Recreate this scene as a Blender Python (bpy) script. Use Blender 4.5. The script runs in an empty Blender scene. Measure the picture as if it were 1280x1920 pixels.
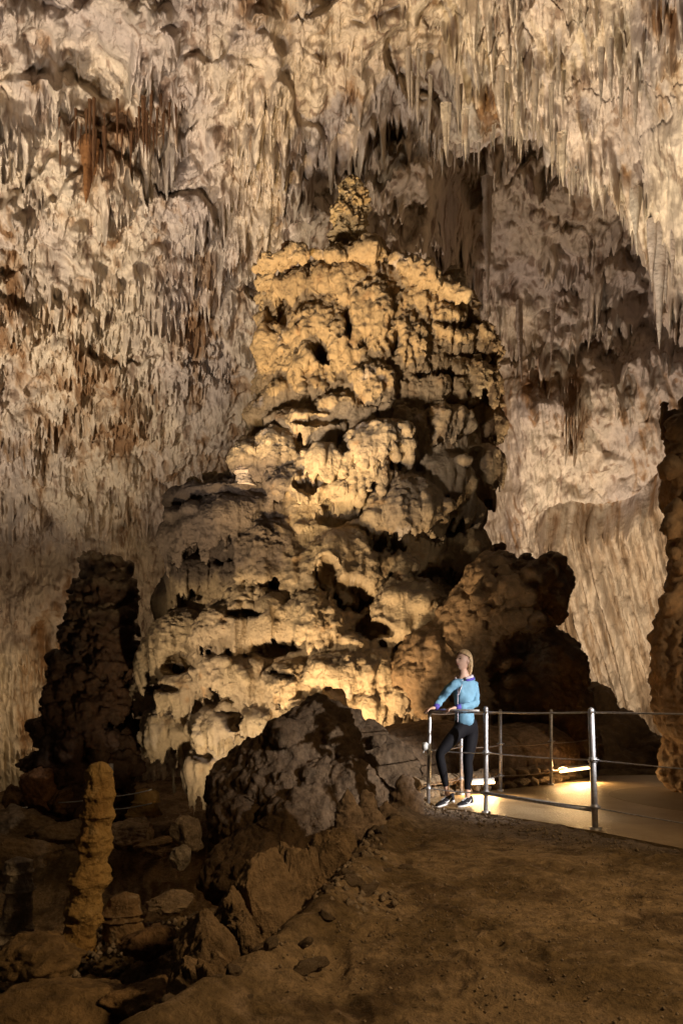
import bpy, bmesh, math, random
import numpy as np
from mathutils import Vector, Matrix

# ------------------------------------------------------------------ camera, world, exposure
S = bpy.context.scene
COL = S.collection
F = 1280.0            # focal length in photo pixels (1280 x 1920)
ZC = 1.07             # camera height above the walkway
HY = 1330.0           # horizon row
cam_d = bpy.data.cameras.new("camera")
cam = bpy.data.objects.new("camera", cam_d); COL.objects.link(cam)
cam.location = (0, 0, ZC); cam.rotation_euler = (math.pi/2, 0, 0)
cam_d.sensor_fit = 'VERTICAL'; cam_d.sensor_height = 36.0
cam_d.lens = 36.0*F/1920.0
cam_d.shift_y = (HY-960.0)/1920.0
cam_d.clip_start = 0.05; cam_d.clip_end = 500
S.camera = cam
w = bpy.data.worlds.new("World"); S.world = w; w.use_nodes = True
bg = w.node_tree.nodes['Background']
bg.inputs['Color'].default_value = (1.0, 0.74, 0.5, 1); bg.inputs['Strength'].default_value = 0.02  # faint warm ambient added to stand for light bounced inside the cave
S.view_settings.view_transform = 'Standard'; S.view_settings.look = 'None'
S.view_settings.exposure = 0.0; S.view_settings.gamma = 1.0
S.cycles.max_bounces = 4; S.cycles.diffuse_bounces = 3; S.cycles.glossy_bounces = 2
S.cycles.transmission_bounces = 1; S.cycles.volume_bounces = 0
S.cycles.use_denoising = True
S.cycles.sample_clamp_indirect = 3.0

def P(px, py, Y):
    return Vector(((px-640.0)/F*Y, Y, ZC+(HY-py)/F*Y))

WARM = (1.0, 0.60, 0.24); CREAM = (1.0, 0.78, 0.55); COOL = (1.0, 0.93, 0.88)
def lamp(name, loc, target, power, color, spot=None, blend=0.6, size=0.12):
    d = bpy.data.lights.new(name, 'SPOT' if spot else 'POINT')
    d.energy = power; d.color = color; d.shadow_soft_size = size
    if spot: d.spot_size = math.radians(spot); d.spot_blend = blend
    o = bpy.data.objects.new(name, d); COL.objects.link(o)
    o.location = loc
    if target is not None:
        o.rotation_euler = (Vector(target)-Vector(loc)).to_track_quat('-Z', 'Y').to_euler()
    return o
# lamps that the show cave hides behind its rocks, plus two added fills (grouped by what they light)
lamp("cave_lamp_mound_low",  (-1.9, 10.2, -0.9), (-1.5, 13.5, 3.8), 560, (1.0, 0.76, 0.48), 125, 0.7)
lamp("cave_lamp_mound_top",  (-2.9, 8.6, -0.2), (0.3, 13.5, 9.9), 5400, (1.0, 0.68, 0.30), 38, 0.8, 0.1)
lamp("cave_lamp_mound_mid",  (-0.35, 10.4, -0.2), (1.6, 13.5, 5.4), 800, (1.0, 0.68, 0.36), 110, 0.9, 0.1)
lamp("fill_lamp_mound_side", (-5.2, 8.6, 0.0), (-0.2, 13.5, 5.0), 1500, (1.0, 0.74, 0.46), 62, 1.0, 0.15)  # unseen fill added to soften the contrast on the mound
lamp("cave_lamp_curtain",    (-7.4, 17.4, 0.1), (-11.0, 23, 1.6), 420, (1.0, 0.70, 0.36), 70, 1.0, 0.2)
lamp("cave_lamp_left_wall",  (-9.5, 8.5, 0.3), (-8.2, 18.0, 16.0), 12500, (1.0, 0.83, 0.64), 74, 1.0, 0.4)
lamp("cave_lamp_left_low",   (-6.0, 16.6, 0.2), (-10.5, 22, 7), 520, (1.0, 0.72, 0.45), 130, 1.0, 0.4)
lamp("cave_lamp_ceiling",    (-3.5, 6.0, 0.5), (1.5, 12.6, 17), 7000, (1.0, 0.84, 0.72), 80, 1.0, 0.4)
lamp("cave_lamp_lip",        (4.2, 12.9, 1.4), (5.0, 12.9, 14), 6000, (1.0, 0.85, 0.62), 46, 1.0, 0.15)
lamp("cave_lamp_right_wall", (7.0, 15.8, 0.6), (8.3, 24, 5.2), 5200, (1.0, 0.82, 0.62), 92, 1.0, 0.2)
lamp("cave_lamp_recess",     (-0.5, 18.5, 1.0), (5.0, 20, 10.5), 4200, (1.0, 0.78, 0.62), 90, 1.0, 0.3)
lamp("cave_lamp_visitor",    (6.2, 2.6, 2.6), (1.9, 7.25, 0.75), 3900, COOL, 21, 0.8, 0.06)
lamp("fill_lamp_outcrop",    (6.4, 2.8, 2.9), (3.2, 11.5, 2.3), 520, (1.0, 0.76, 0.5), 42, 1.0, 0.1)  # faint unseen spot added so that the outcrop front shows
lamp("cave_lamp_foreground", (4.5, 1.0, 4.2), (-.4, 4.2, -0.3), 1150, (1.0, 0.65, 0.31), 74, 1.0, 0.3)
lamp("cave_lamp_column",     (5.3, 6.9, 0.25), (4.5, 8.4, 1.3), 60, (1.0, 0.55, 0.2), 80, 0.9, 0.1)

# ------------------------------------------------------------------ noise
rng = np.random.default_rng(7)
_perm = rng.permutation(256).astype(np.int32); _perm = np.concatenate([_perm, _perm, _perm])
_g = rng.normal(size=(256, 3)).astype(np.float32); _g /= np.linalg.norm(_g, axis=1)[:, None]
def pn(p):
    """gradient noise, p (N,3) -> about -1..1"""
    p = np.asarray(p, dtype=np.float32)
    i = np.floor(p).astype(np.int32); f = p-i; i &= 255
    u = f*f*f*(f*(f*6-15)+10)
    r = 0
    for dx in (0, 1):
        wx = u[:, 0] if dx else 1-u[:, 0]
        for dy in (0, 1):
            wy = u[:, 1] if dy else 1-u[:, 1]
            for dz in (0, 1):
                wz = u[:, 2] if dz else 1-u[:, 2]
                h = _perm[_perm[_perm[i[:, 0]+dx]+i[:, 1]+dy]+i[:, 2]+dz]
                g = _g[h]
                n = g[:, 0]*(f[:, 0]-dx)+g[:, 1]*(f[:, 1]-dy)+g[:, 2]*(f[:, 2]-dz)
                r = r+wx*wy*wz*n
    return r*1.6
def fbm(p, o=4, lac=2.03, gain=0.5):
    p = np.asarray(p, dtype=np.float32); a = 1.0; r = 0; s = 0
    for k in range(o):
        r = r+a*pn(p+k*17.3); s += a; a *= gain; p = p*lac
    return r/s
def billow(p, o=3, lac=2.1, gain=0.5):
    p = np.asarray(p, dtype=np.float32); a = 1.0; r = 0; s = 0
    for k in range(o):
        r = r+a*np.abs(pn(p+k*11.7)); s += a; a *= gain; p = p*lac
    return r/s
def sm(x, a, b):
    t = np.clip((x-a)/(b-a), 0, 1); return t*t*(3-2*t)
def mix(a, b, t):
    return a*(1-t[:, None])+np.asarray(b, dtype=np.float32)[None, :]*t[:, None]

# ------------------------------------------------------------------ materials
def new_mat(name):
    m = bpy.data.materials.new(name); m.use_nodes = True
    nt = m.node_tree; return m, nt, nt.nodes['Principled BSDF']
def rock_mat(name, scale=3.0, bump=0.5, rough=0.85, stretch=1.0, dist=0.03, tint=0.35, spec=0.25):
    m, nt, b = new_mat(name); N = nt.nodes; L = nt.links
    at = N.new('ShaderNodeAttribute'); at.attribute_name = 'col'
    tc = N.new('ShaderNodeTexCoord'); mp = N.new('ShaderNodeMapping')
    mp.inputs['Scale'].default_value = (1, 1, 1.0/stretch)
    L.new(tc.outputs['Object'], mp.inputs['Vector'])
    n1 = N.new('ShaderNodeTexNoise'); n1.inputs['Scale'].default_value = scale*2; n1.inputs['Detail'].default_value = 8; n1.inputs['Roughness'].default_value = 0.68
    n2 = N.new('ShaderNodeTexNoise'); n2.inputs['Scale'].default_value = scale*7; n2.inputs['Detail'].default_value = 6; n2.inputs['Roughness'].default_value = 0.7
    vo = N.new('ShaderNodeTexVoronoi'); vo.inputs['Scale'].default_value = scale*4.5; vo.feature = 'SMOOTH_F1'
    for n in (n1, n2, vo): L.new(mp.outputs[0], n.inputs['Vector'])
    r = N.new('ShaderNodeMapRange'); r.inputs[1].default_value = 0.3; r.inputs[2].default_value = 0.7
    r.inputs[3].default_value = 1-tint; r.inputs[4].default_value = 1+tint*0.7
    L.new(n1.outputs[0], r.inputs[0])
    mu = N.new('ShaderNodeVectorMath'); mu.operation = 'SCALE'
    L.new(at.outputs['Color'], mu.inputs[0]); L.new(r.outputs[0], mu.inputs['Scale'])
    L.new(mu.outputs[0], b.inputs['Base Color'])
    ad = N.new('ShaderNodeMath'); ad.operation = 'MULTIPLY_ADD'; ad.inputs[1].default_value = 0.8
    L.new(n2.outputs[0], ad.inputs[0]); L.new(n1.outputs[0], ad.inputs[2])
    a2 = N.new('ShaderNodeMath'); a2.operation = 'MULTIPLY_ADD'; a2.inputs[1].default_value = -0.35
    L.new(vo.outputs['Distance'], a2.inputs[0]); L.new(ad.outputs[0], a2.inputs[2])
    bp = N.new('ShaderNodeBump'); bp.inputs['Strength'].default_value = bump; bp.inputs['Distance'].default_value = dist
    L.new(a2.outputs[0], bp.inputs['Height']); L.new(bp.outputs[0], b.inputs['Normal'])
    b.inputs['Roughness'].default_value = rough
    b.inputs['Specular IOR Level'].default_value = spec
    return m
def plain_mat(name, color, rough=0.6, metal=0.0, var=0.15, scale=30, bump=0.1, emit=None, es=0, spec=0.4):
    m, nt, b = new_mat(name); N = nt.nodes; L = nt.links
    tc = N.new('ShaderNodeTexCoord'); n = N.new('ShaderNodeTexNoise'); n.inputs['Scale'].default_value = scale; n.inputs['Detail'].default_value = 5
    L.new(tc.outputs['Object'], n.inputs['Vector'])
    r = N.new('ShaderNodeMapRange'); r.inputs[1].default_value = .3; r.inputs[2].default_value = .7
    r.inputs[3].default_value = 1-var; r.inputs[4].default_value = 1+var
    mu = N.new('ShaderNodeVectorMath'); mu.operation = 'SCALE'; mu.inputs[0].default_value = color
    L.new(n.outputs[0], r.inputs[0]); L.new(r.outputs[0], mu.inputs['Scale']); L.new(mu.outputs[0], b.inputs['Base Color'])
    b.inputs['Roughness'].default_value = rough; b.inputs['Metallic'].default_value = metal
    b.inputs['Specular IOR Level'].default_value = spec
    if bump:
        bp = N.new('ShaderNodeBump'); bp.inputs['Strength'].default_value = bump; bp.inputs['Distance'].default_value = 0.01
        L.new(n.outputs[0], bp.inputs['Height']); L.new(bp.outputs[0], b.inputs['Normal'])
    if emit: b.inputs['Emission Color'].default_value = (*emit, 1); b.inputs['Emission Strength'].default_value = es
    return m
M_WALL = rock_mat('cave_wall_limestone', 1.1, 0.8, 0.9, 1.8, 0.10, 0.30)
M_FLOW = rock_mat('flowstone', 3.2, 0.9, 0.8, 1.0, 0.06, 0.22)
M_ROCK = rock_mat('rough_rock', 5.0, 1.0, 0.85, 1.0, 0.045, 0.55)
M_WET = rock_mat('damp_dark_rock', 3.0, 0.9, 0.55, 1.0, 0.05, 0.45, 0.4)
M_DIRT = rock_mat('packed_dirt', 7.0, 1.0, 0.95, 1.0, 0.04, 0.55)

# ------------------------------------------------------------------ mesh helpers
def mesh_np(name, v, f, col=None, smooth=True, mat=None):
    me = bpy.data.meshes.new(name)
    v = np.asarray(v, dtype=np.float32); f = np.asarray(f, dtype=np.int32)
    nf, k = f.shape
    me.vertices.add(len(v)); me.vertices.foreach_set('co', v.ravel())
    me.loops.add(nf*k); me.loops.foreach_set('vertex_index', f.ravel())
    me.polygons.add(nf)
    me.polygons.foreach_set('loop_start', np.arange(0, nf*k, k, dtype=np.int32))
    if smooth: me.polygons.foreach_set('use_smooth', np.ones(nf, dtype=bool))
    me.update(calc_edges=True)
    if col is not None:
        ca = me.color_attributes.new('col', 'FLOAT_COLOR', 'POINT')
        c = np.ones((len(v), 4), dtype=np.float32); c[:, :3] = np.clip(col, 0.002, 0.95); ca.data.foreach_set('color', c.ravel())
    if mat: me.materials.append(mat)
    return me
def link(name, me, parent=None, loc=None, **tags):
    o = bpy.data.objects.new(name, me); COL.objects.link(o)
    if parent is not None: o.parent = parent
    if loc is not None: o.location = loc
    for k, x in tags.items(): o[k] = x
    return o
def empty(name, loc, label, cat, group=None):
    o = bpy.data.objects.new(name, None); COL.objects.link(o); o.location = loc; o.empty_display_size = 0.2
    o['label'] = label; o['category'] = cat
    if group: o['group'] = group
    bpy.context.view_layer.update()
    return o
def child(name, me, par):
    """mesh given in world space becomes a part of par"""
    o = bpy.data.objects.new(name, me); COL.objects.link(o); o.parent = par
    loc = Vector((0, 0, 0)); q = par
    while q is not None: loc += q.location; q = q.parent
    me.transform(Matrix.Translation(-loc))
    return o
def grid_faces(nr, nc, wrap=False):
    j, i = np.meshgrid(np.arange(nr-1), np.arange(nc if wrap else nc-1), indexing='ij')
    i2 = (i+1) % nc
    return np.stack([j*nc+i, j*nc+i2, (j+1)*nc+i2, (j+1)*nc+i], axis=-1).reshape(-1, 4)

class Blobs:
    """closed primitives that a voxel remesh fuses into one rock"""
    def __init__(s): s.v = []; s.f = []; s.n = 0
    def add(s, v, f):
        v = np.asarray(v, dtype=np.float32); s.v.append(v); s.f.append(np.asarray(f)+s.n); s.n += len(v)
    def rings(s, R):
        """R (rows, cols, 3); first and last rows are closed with fans (quads with repeated centre avoided)"""
        nr, nc, _ = R.shape
        v = R.reshape(-1, 3); f = [grid_faces(nr, nc, True)]
        c0 = R[0].mean(0); c1 = R[-1].mean(0)
        v = np.concatenate([v, [c0, c1]]); n = nr*nc
        i = np.arange(nc)
        a = np.stack([np.full(nc, n), (i+1) % nc, i, i], -1); b = np.stack([np.full(nc, n+1), (nr-1)*nc+i, (nr-1)*nc+(i+1) % nc, (nr-1)*nc+(i+1) % nc], -1)
        s.add(v, np.concatenate([f[0], a, b]))
    def ell(s, c, r, nr=14, nc=22, rz=0, tilt=0):
        t = np.linspace(0.08, math.pi-0.08, nr)[:, None]; a = np.linspace(0, 2*math.pi, nc, endpoint=False)[None, :]
        x = r[0]*np.sin(t)*np.cos(a); y = r[1]*np.sin(t)*np.sin(a); z = r[2]*np.cos(t)+0*a
        if tilt: x, z = x*math.cos(tilt)+z*math.sin(tilt), -x*math.sin(tilt)+z*math.cos(tilt)
        if rz: x, y = x*math.cos(rz)-y*math.sin(rz), x*math.sin(rz)+y*math.cos(rz)
        s.rings(np.stack([c[0]+x, c[1]+y, c[2]+z], -1)[::-1])
    def dome(s, c, r, h, skirt, seed, squash=0.8, rz=0.0, nc=56, drip=1.0, tilt=0.0):
        """flowstone dome: rounded cap, fluted side, fringe of drips hanging from the rim, hollow under it"""
        a = np.linspace(0, 2*math.pi, nc, endpoint=False)
        R = random.Random(seed)
        k1, k2, k3 = R.uniform(0, 9), R.uniform(0, 9), R.uniform(0, 9)
        q = np.stack([np.cos(a)*2.2+k1, np.sin(a)*2.2+k2, np.full(nc, k3)], -1)
        lob = 1+0.22*pn(q)
        q2 = np.stack([np.cos(a)*7+k1, np.sin(a)*7+k2, np.full(nc, k3)], -1)
        flute = pn(q2); spike = np.clip(np.abs(pn(q2*1.3+3))*2.2, 0, 1)
        rows = []
        for t in np.linspace(0.06, 1, 12):
            th = t*math.pi/2
            rr = r*lob*(math.sin(th)**0.9)*(1+0.07*flute*t)
            zz = h*math.cos(th)+0*a
            rows.append((rr, zz))
        for u in (0.35, 0.7, 1.0):
            rr = r*lob*(1+0.08*flute)*(1-0.06*u-0.10*u*u)
            zz = -u*skirt*(0.35+drip*spike)
            rows.append((rr, zz))
        rows.append((r*lob*0.74, -skirt*(0.15+0.5*drip*spike)))
        rows.append((r*lob*0.62, 0*a+0.12*h-skirt*0.1)); rows.append((r*lob*0.3, 0*a+0.2*h))
        V = []
        for rr, zz in rows:
            x = rr*np.cos(a); y = rr*np.sin(a)*squash; z = zz+x*tilt
            X = x*math.cos(rz)-y*math.sin(rz); Y = x*math.sin(rz)+y*math.cos(rz)
            V.append(np.stack([c[0]+X, c[1]+Y, c[2]+z], -1))
        s.rings(np.array(V)[::-1])
    def spike(s, top, length, r, up=False, n=10):
        """a stalactite (or, up, a stalagmite) as a tapered wobbling cone"""
        a = np.linspace(0, 2*math.pi, n, endpoint=False); V = []
        R = random.Random(int(top[0]*991+top[2]*77))
        dx, dy = R.uniform(-.05, .05), R.uniform(-.05, .05)
        for t in np.linspace(0, 1, 9):
            rr = r*(1-t)**0.7*(1+0.12*math.sin(t*23+R.random()))+0.006
            z = top[2]+(length*t if up else -length*t)
            V.append(np.stack([top[0]+dx*t+rr*np.cos(a), top[1]+dy*t+rr*np.sin(a), np.full(n, z)], -1))
        V = np.array(V); s.rings(V if up else V[::-1])
    def fuse(s, voxel):
        me = mesh_np('raw', np.concatenate(s.v), np.concatenate(s.f))
        # drop degenerate 4th corners of the cap fans
        bm = bmesh.new(); bm.from_mesh(me); bmesh.ops.dissolve_degenerate(bm, dist=1e-6, edges=bm.edges); bm.to_mesh(me); bm.free()
        o = bpy.data.objects.new('raw', me); COL.objects.link(o)
        m = o.modifiers.new('r', 'REMESH'); m.mode = 'VOXEL'; m.voxel_size = voxel; m.adaptivity = 0
        dg = bpy.context.evaluated_depsgraph_get(); e = o.evaluated_get(dg); r = bpy.data.meshes.new_from_object(e)
        bpy.data.objects.remove(o); bpy.data.meshes.remove(me)
        n = len(r.vertices); v = np.empty(n*3, np.float32); r.vertices.foreach_get('co', v)
        nl = len(r.loops); li = np.empty(nl, np.int32); r.loops.foreach_get('vertex_index', li)
        nf = len(r.polygons); ls = np.empty(nf, np.int32); r.polygons.foreach_get('loop_start', ls)
        lt = np.empty(nf, np.int32); r.polygons.foreach_get('loop_total', lt)
        q = ls[lt == 4]; f = li[q[:, None]+np.arange(4)[None, :]]
        bpy.data.meshes.remove(r)
        return v.reshape(-1, 3), f
def vnormals(v, f):
    n = np.cross(v[f[:, 2]]-v[f[:, 0]], v[f[:, 3]]-v[f[:, 1]])
    N = np.zeros_like(v)
    for k in range(4):
        for c in range(3): N[:, c] += np.bincount(f[:, k], weights=n[:, c], minlength=len(v))
    return N/(np.linalg.norm(N, axis=1)[:, None]+1e-9)
def smooth_np(v, f, it=1, lam=0.5):
    e = np.concatenate([f[:, [0, 1]], f[:, [1, 2]], f[:, [2, 3]], f[:, [3, 0]]])
    deg = np.bincount(e[:, 0], minlength=len(v)).astype(np.float32)[:, None]+1e-6
    for _ in range(it):
        s = np.stack([np.bincount(e[:, 0], weights=v[e[:, 1], c], minlength=len(v)) for c in range(3)], -1)
        v = v+(s/deg-v)*lam
    return v.astype(np.float32)

# ------------------------------------------------------------------ cave vault
def vault(a, t):
    """distance factor s (point = cam + s*(a,1,t)) to the ellipsoid that the hall is"""
    zc = ZC+3.0
    A = a*a/23.0**2+1/27.0**2+t*t/21.0**2; B = 2*t*zc/21.0**2; C = zc*zc/21.0**2-1
    return (-B+np.sqrt(B*B-4*A*C))/(2*A)
def drips_map(px, py, n, spec, seed):
    """relief of hanging drips, ridge tapering to a tip, drawn into a map the size of the grid px x py"""
    R = np.random.default_rng(seed)
    H = np.zeros((len(py), len(px)), dtype=np.float32)
    dpx = px[1]-px[0]; dpy = py[1]-py[0]
    for k in range(n):
        x0 = R.uniform(px[0], px[-1]); y0 = R.uniform(py[0], py[-1])
        d = spec(x0, y0, R)
        if d is None: continue
        wd, ln, am, lean = d
        j0 = int((y0-py[0])/dpy); j1 = int((y0+ln-py[0])/dpy)+1
        i0 = int((x0-wd-abs(lean)*ln-px[0])/dpx)-1; i1 = int((x0+wd+abs(lean)*ln-px[0])/dpx)+2
        j0 = max(j0, 0); j1 = min(j1, len(py)); i0 = max(i0, 0); i1 = min(i1, len(px))
        if j1-j0 < 2 or i1-i0 < 2: continue
        X = px[None, i0:i1]; Yv = (py[j0:j1, None]-y0)/ln
        Yv = np.clip(Yv, 0, 1)
        ph = R.uniform(0, 6)
        cx = x0+lean*Yv*ln+wd*0.2*np.sin(Yv*5+ph)
        hw = wd*(1-Yv)**0.6*(1+0.10*np.sin(Yv*ln/R.uniform(2.5, 5)+ph))+0.4
        u = (X-cx)/hw
        h = am*np.sqrt(np.clip(1-u*u, 0, 1))*(0.15+0.85*np.clip(Yv*1.6, 0, 1))
        H[j0:j1, i0:i1] = np.maximum(H[j0:j1, i0:i1], h)
    return H
lipx = np.array([-400, 500, 600, 660, 700, 760, 800, 830, 870, 900, 930, 960, 1010, 1040, 1060, 1110, 1160, 1185, 1210, 1240, 1262, 1290, 1340, 1800.])
lipy = np.array([150, 150, 170, 190, 225, 240, 262, 300, 292, 285, 262, 256, 262, 292, 335, 362, 390, 445, 500, 600, 625, 640, 700, 900.])
def stain_field(X, Y, blobs):
    m = np.zeros_like(X)
    for (cx, cy, sx, sy, k) in blobs:
        m = np.maximum(m, k*np.exp(-(((X-cx)/sx)**2+((Y-cy)/sy)**2)**1.5))
    return m
STAINS = [(230, 225, 105, 40, 1), (200, 270, 60, 75, 1), (165, 330, 22, 60, 1), (12, 520, 30, 130, 1.2), (145, 405, 38, 24, .9), (205, 500, 28, 60, .8),
 (130, 590, 18, 60, .8), (80, 770, 30, 90, .9), (150, 720, 55, 80, .9), (205, 690, 25, 60, 1), (225, 830, 60, 38, 1), (245, 790, 30, 60, .8), (365, 600, 18, 60, .7),
 (420, 570, 50, 40, .6), (95, 1250, 50, 130, 1), (60, 1330, 40, 160, .8), (520, 400, 16, 20, 1), (545, 300, 14, 60, .4), (915, 210, 28, 55, 1.1), (665, 180, 30, 60, .6), (1165, 340, 18, 60, 1),
 (1250, 150, 30, 120, .7), (1075, 760, 22, 90, 1.4), (990, 710, 60, 40, .7), (945, 770, 18, 50, .7), (1040, 1010, 20, 60, 1), (1250, 20, 50, 40, .9), (760, 300, 50, 40, .6), (480, 20, 30, 40, .8), (530, 20, 20, 50, .6),
 (60, 160, 20, 14, .6), (300, 60, 20, 25, .4), (540, 200, 14, 30, .4), (310, 880, 70, 60, .4), (160, 880, 40, 60, .5), (450, 740, 30, 60, .5), (1140, 350, 60, 60, .3), (1180, 200, 14, 120, .5), (1190, 820, 40, 40, .5), (1130, 960, 60, 20, .5),
 (880, 420, 40, 90, .3), (300, 440, 20, 90, .4), (610, 440, 30, 60, .5), (60, 640, 26, 70, .5), (1100, 640, 50, 30, .5), (400, 660, 20, 50, .4)]
# ---- wall sheet: everything behind
px = np.linspace(-220, 1520, 1260).astype(np.float32); py = np.linspace(-400, 1620, 1120).astype(np.float32)
X, Yp = np.meshgrid(px, py); sh = X.shape
a = (X-640)/F; t = (HY-Yp)/F
s0 = vault(a, t)
lip = np.interp(X, lipx, lipy)
rec = sm(X, 790, 900)*sm(Yp, lip-150, lip+5)          # the recess behind the arch
wig = fbm(np.stack([X.ravel()/90, Yp.ravel()/120, 0*X.ravel()+3], -1), 4).reshape(sh); rec_bot = sm(Yp+(X-1050)*.22+110*wig, 560, 800)
s = s0*(1+0.22*rec-0.13*rec*rec_bot*sm(X, 900, 1000))
q = np.stack([a.ravel()*s0.ravel(), s0.ravel(), t.ravel()*s0.ravel()], -1)
big = fbm(q*0.16, 4).reshape(sh); mid = fbm(q*np.array([.7, .7, .45]), 4).reshape(sh)
def wspec(x0, y0, R):
    left = 1 if x0 < 560 else 0
    if x0 > 900 and y0 > 640:                     # smooth right wall, few long flutes
        if R.random() < .75: return None
        return R.uniform(4, 12), R.uniform(60, 260), R.uniform(.03, .16), R.uniform(.05, .3) if y0 > 850 else .1
    if y0 < 150 and x0 < 760 and R.random() < .78: return None
    if x0 > 600 and R.random() < .35: return None
    k = R.random()*(.86 if (x0 < 520 and y0 > 350) else 1)
    if k < .80: return R.uniform(2.2, 4.6), R.uniform(12, 42), R.uniform(.12, .30), R.uniform(-.14, .08)
    if k < .965: return R.uniform(3.5, 8), R.uniform(35, 95), R.uniform(.25, .55), R.uniform(-.14, .07)
    return R.uniform(7, 17), R.uniform(70, 170), R.uniform(.45, 1.1), R.uniform(-.12, .05)
patch = sm(fbm(np.stack([X.ravel()/150, Yp.ravel()/170, 0*X.ravel()+4], -1), 4).reshape(sh), -.12, .12)
patch *= 1-.75*sm(Yp, 170, 60)*(1-sm(X, 620, 760))
H = drips_map(px, py, 42000, wspec, 3)*(0.12+0.88*patch)*.8
ter = fbm(q*np.array([.22, .22, .34])+60, 4).reshape(sh)*4.5; ter = np.floor(ter)+sm(ter-np.floor(ter), .82, 1.0)
# brown curtains with their own relief
def curtain_relief(cx, cy, sx, sy, k, am):
    m = np.clip(1-np.abs((X-cx)/sx)**4, 0, 1)*sm(Yp, cy-sy, cy-sy*.6)*(1-sm(Yp, cy+sy*.55+sy*.4*np.sin(X*.35+cx), cy+sy*.6+sy*.4*np.sin(X*.35+cx)))
    return m*am*(1+0.25*np.sin(X*1.05+0.6*np.sin(X*.31)))
cr = curtain_relief(1075, 765, 22, 90, 1, .7)+curtain_relief(915, 210, 26, 40, 1, .3)+curtain_relief(1040, 1010, 20, 60, 1, .5)
H = np.maximum(H, cr)
# slanting flutes of the lower right wall and its dividing ledge
ledge_y = 1000-(X-1000)*.42-20*np.sin(X*.02)+18*wig
low = sm(Yp, ledge_y, ledge_y+10)*sm(X, 985, 1030)
shx = X-0.27*Yp
fl = fbm(np.stack([shx.ravel()/26, Yp.ravel()/420, 0*X.ravel()], -1), 4).reshape(sh)
H = H+low*(0.9+1.3*np.abs(fl))*1.1-.5*np.exp(-((Yp-ledge_y+6)/7)**2)*sm(X, 985, 1030)
ll = sm(Yp, 1185, 1210)*(1-sm(X, 90, 130))            # curtain low on the left
fl2 = billow(np.stack([X.ravel()/26, Yp.ravel()/420, 0*X.ravel()+2], -1), 3).reshape(sh)
H = H+ll*(0.4+2.5*fl2)
H = H*(1-.8*sm(Yp, 1500, 1560))
rim = s0*(0.020*mid)*1.1
s = s+big*1.5+rim+ter*.38*(1-.8*sm(Yp, 600, 820))*(1-sm(X, 900, 980)*sm(Yp, 640, 760))+0.35*np.minimum(0, -np.abs(fbm(np.stack([X.ravel()/90, Yp.ravel()/90, 0*X.ravel()+9], -1), 3).reshape(sh))+.08)*3
crack = np.abs(fbm(np.stack([X.ravel()/130+.3*mid.ravel(), Yp.ravel()/190, 0*X.ravel()+31], -1), 4).reshape(sh))
crk = (1-sm(crack, 0, .022))*sm(mid, -.1, .25); s = s+crk*.08
pt = np.stack([a*s, s, t*s+ZC], -1)
nrm = np.stack([pt[..., 0]/23**2, pt[..., 1]/27**2, (pt[..., 2]+3)/21**2], -1); nrm /= np.linalg.norm(nrm, axis=-1)[..., None]
dirn = -nrm*.85; dirn[..., 2] -= .35
pt = pt+dirn*H[..., None]
v = pt.reshape(-1, 3)
fine = fbm(v*1.5+5, 5); fine2 = billow(v*np.array([3.0, 3.0, 1.7]), 4)
ndl = billow(v*np.array([4.2, 4.2, .75])+50, 3); lz = ((1-sm(X, 480, 700))*sm(Yp, 230, 420)).ravel()*sm(fbm(v*.4+80, 3), -.35, .0)
v = v-(nrm.reshape(-1, 3))*(fine*(.22-.12*lz)+fine2*(.17-.09*lz)-ndl*.34*lz-ndl*.08)[:, None]
def wall_colour(v, Xf, Yf, Hf, fine2, lowf, extra=0):
    n1 = fbm(v*.35, 4); n2 = fbm(v*np.array([2.2, 2.2, .45])+9, 3)
    c = np.tile(np.array([.60, .505, .385], np.float32), (len(v), 1))
    c = mix(c, (.44, .37, .33), sm(n1, -.2, .35)*.8)
    n4 = fbm(v*np.array([5., 5., 1.1])+19, 3)
    c = mix(c, (.21, .14, .095), sm(n2*.6+n4*.7, .04, .36)*.85)
    c = mix(c, (.68, .60, .48), sm(Hf, .25, .7)*.5)
    st = stain_field(Xf, Yf, STAINS)
    dens = .5*sm(-np.abs(Yf-720), -420, -100)*(1-sm(Xf, 350, 650))+.1+extra
    st = st*1.0*(.62+1.5*n2+.7*n4)+np.clip(fbm(v*np.array([1.3, 1.3, .30])+40, 4)-.25+dens*.5, 0, 1)*(1.6+2*n4)
    st = np.clip(st, 0, 1)
    c = mix(c, (.34, .22, .12), sm(st, .12, .5)*.6)
    c = mix(c, (.20, .105, .045), sm(st, .4, .95)*.85)
    sx = fbm(np.stack([(Xf-.27*Yf+14*n1)/13, Yf/170, 0*Xf+7], -1), 4)+.25*n4
    rr = sm(Xf, 900, 960)*sm(Yf, 620, 760)
    c = mix(c, (.33, .19, .085), rr*np.clip(sm(sx, .06, .42)*.8*sm(n1+n2, -.35, .25)+lowf*.45*sm(sx, -.25, .25), 0, 1))
    c = mix(c, (.36, .26, .16), lowf*.6)
    c = mix(c, (.15, .095, .05), lowf*sm(sx, -.02, .35)*.65)
    return c
c = wall_colour(v, X.ravel(), Yp.ravel(), H.ravel(), fine2, low.ravel())
c = mix(c, (.2, .13, .08), (crk.ravel()*.35))
wall = mesh_np('cave_wall', v, grid_faces(*sh)[:, ::-1], c, True, M_WALL)
link('cave_wall', wall, kind='structure', label='pale limestone wall of the cave hall')
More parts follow.
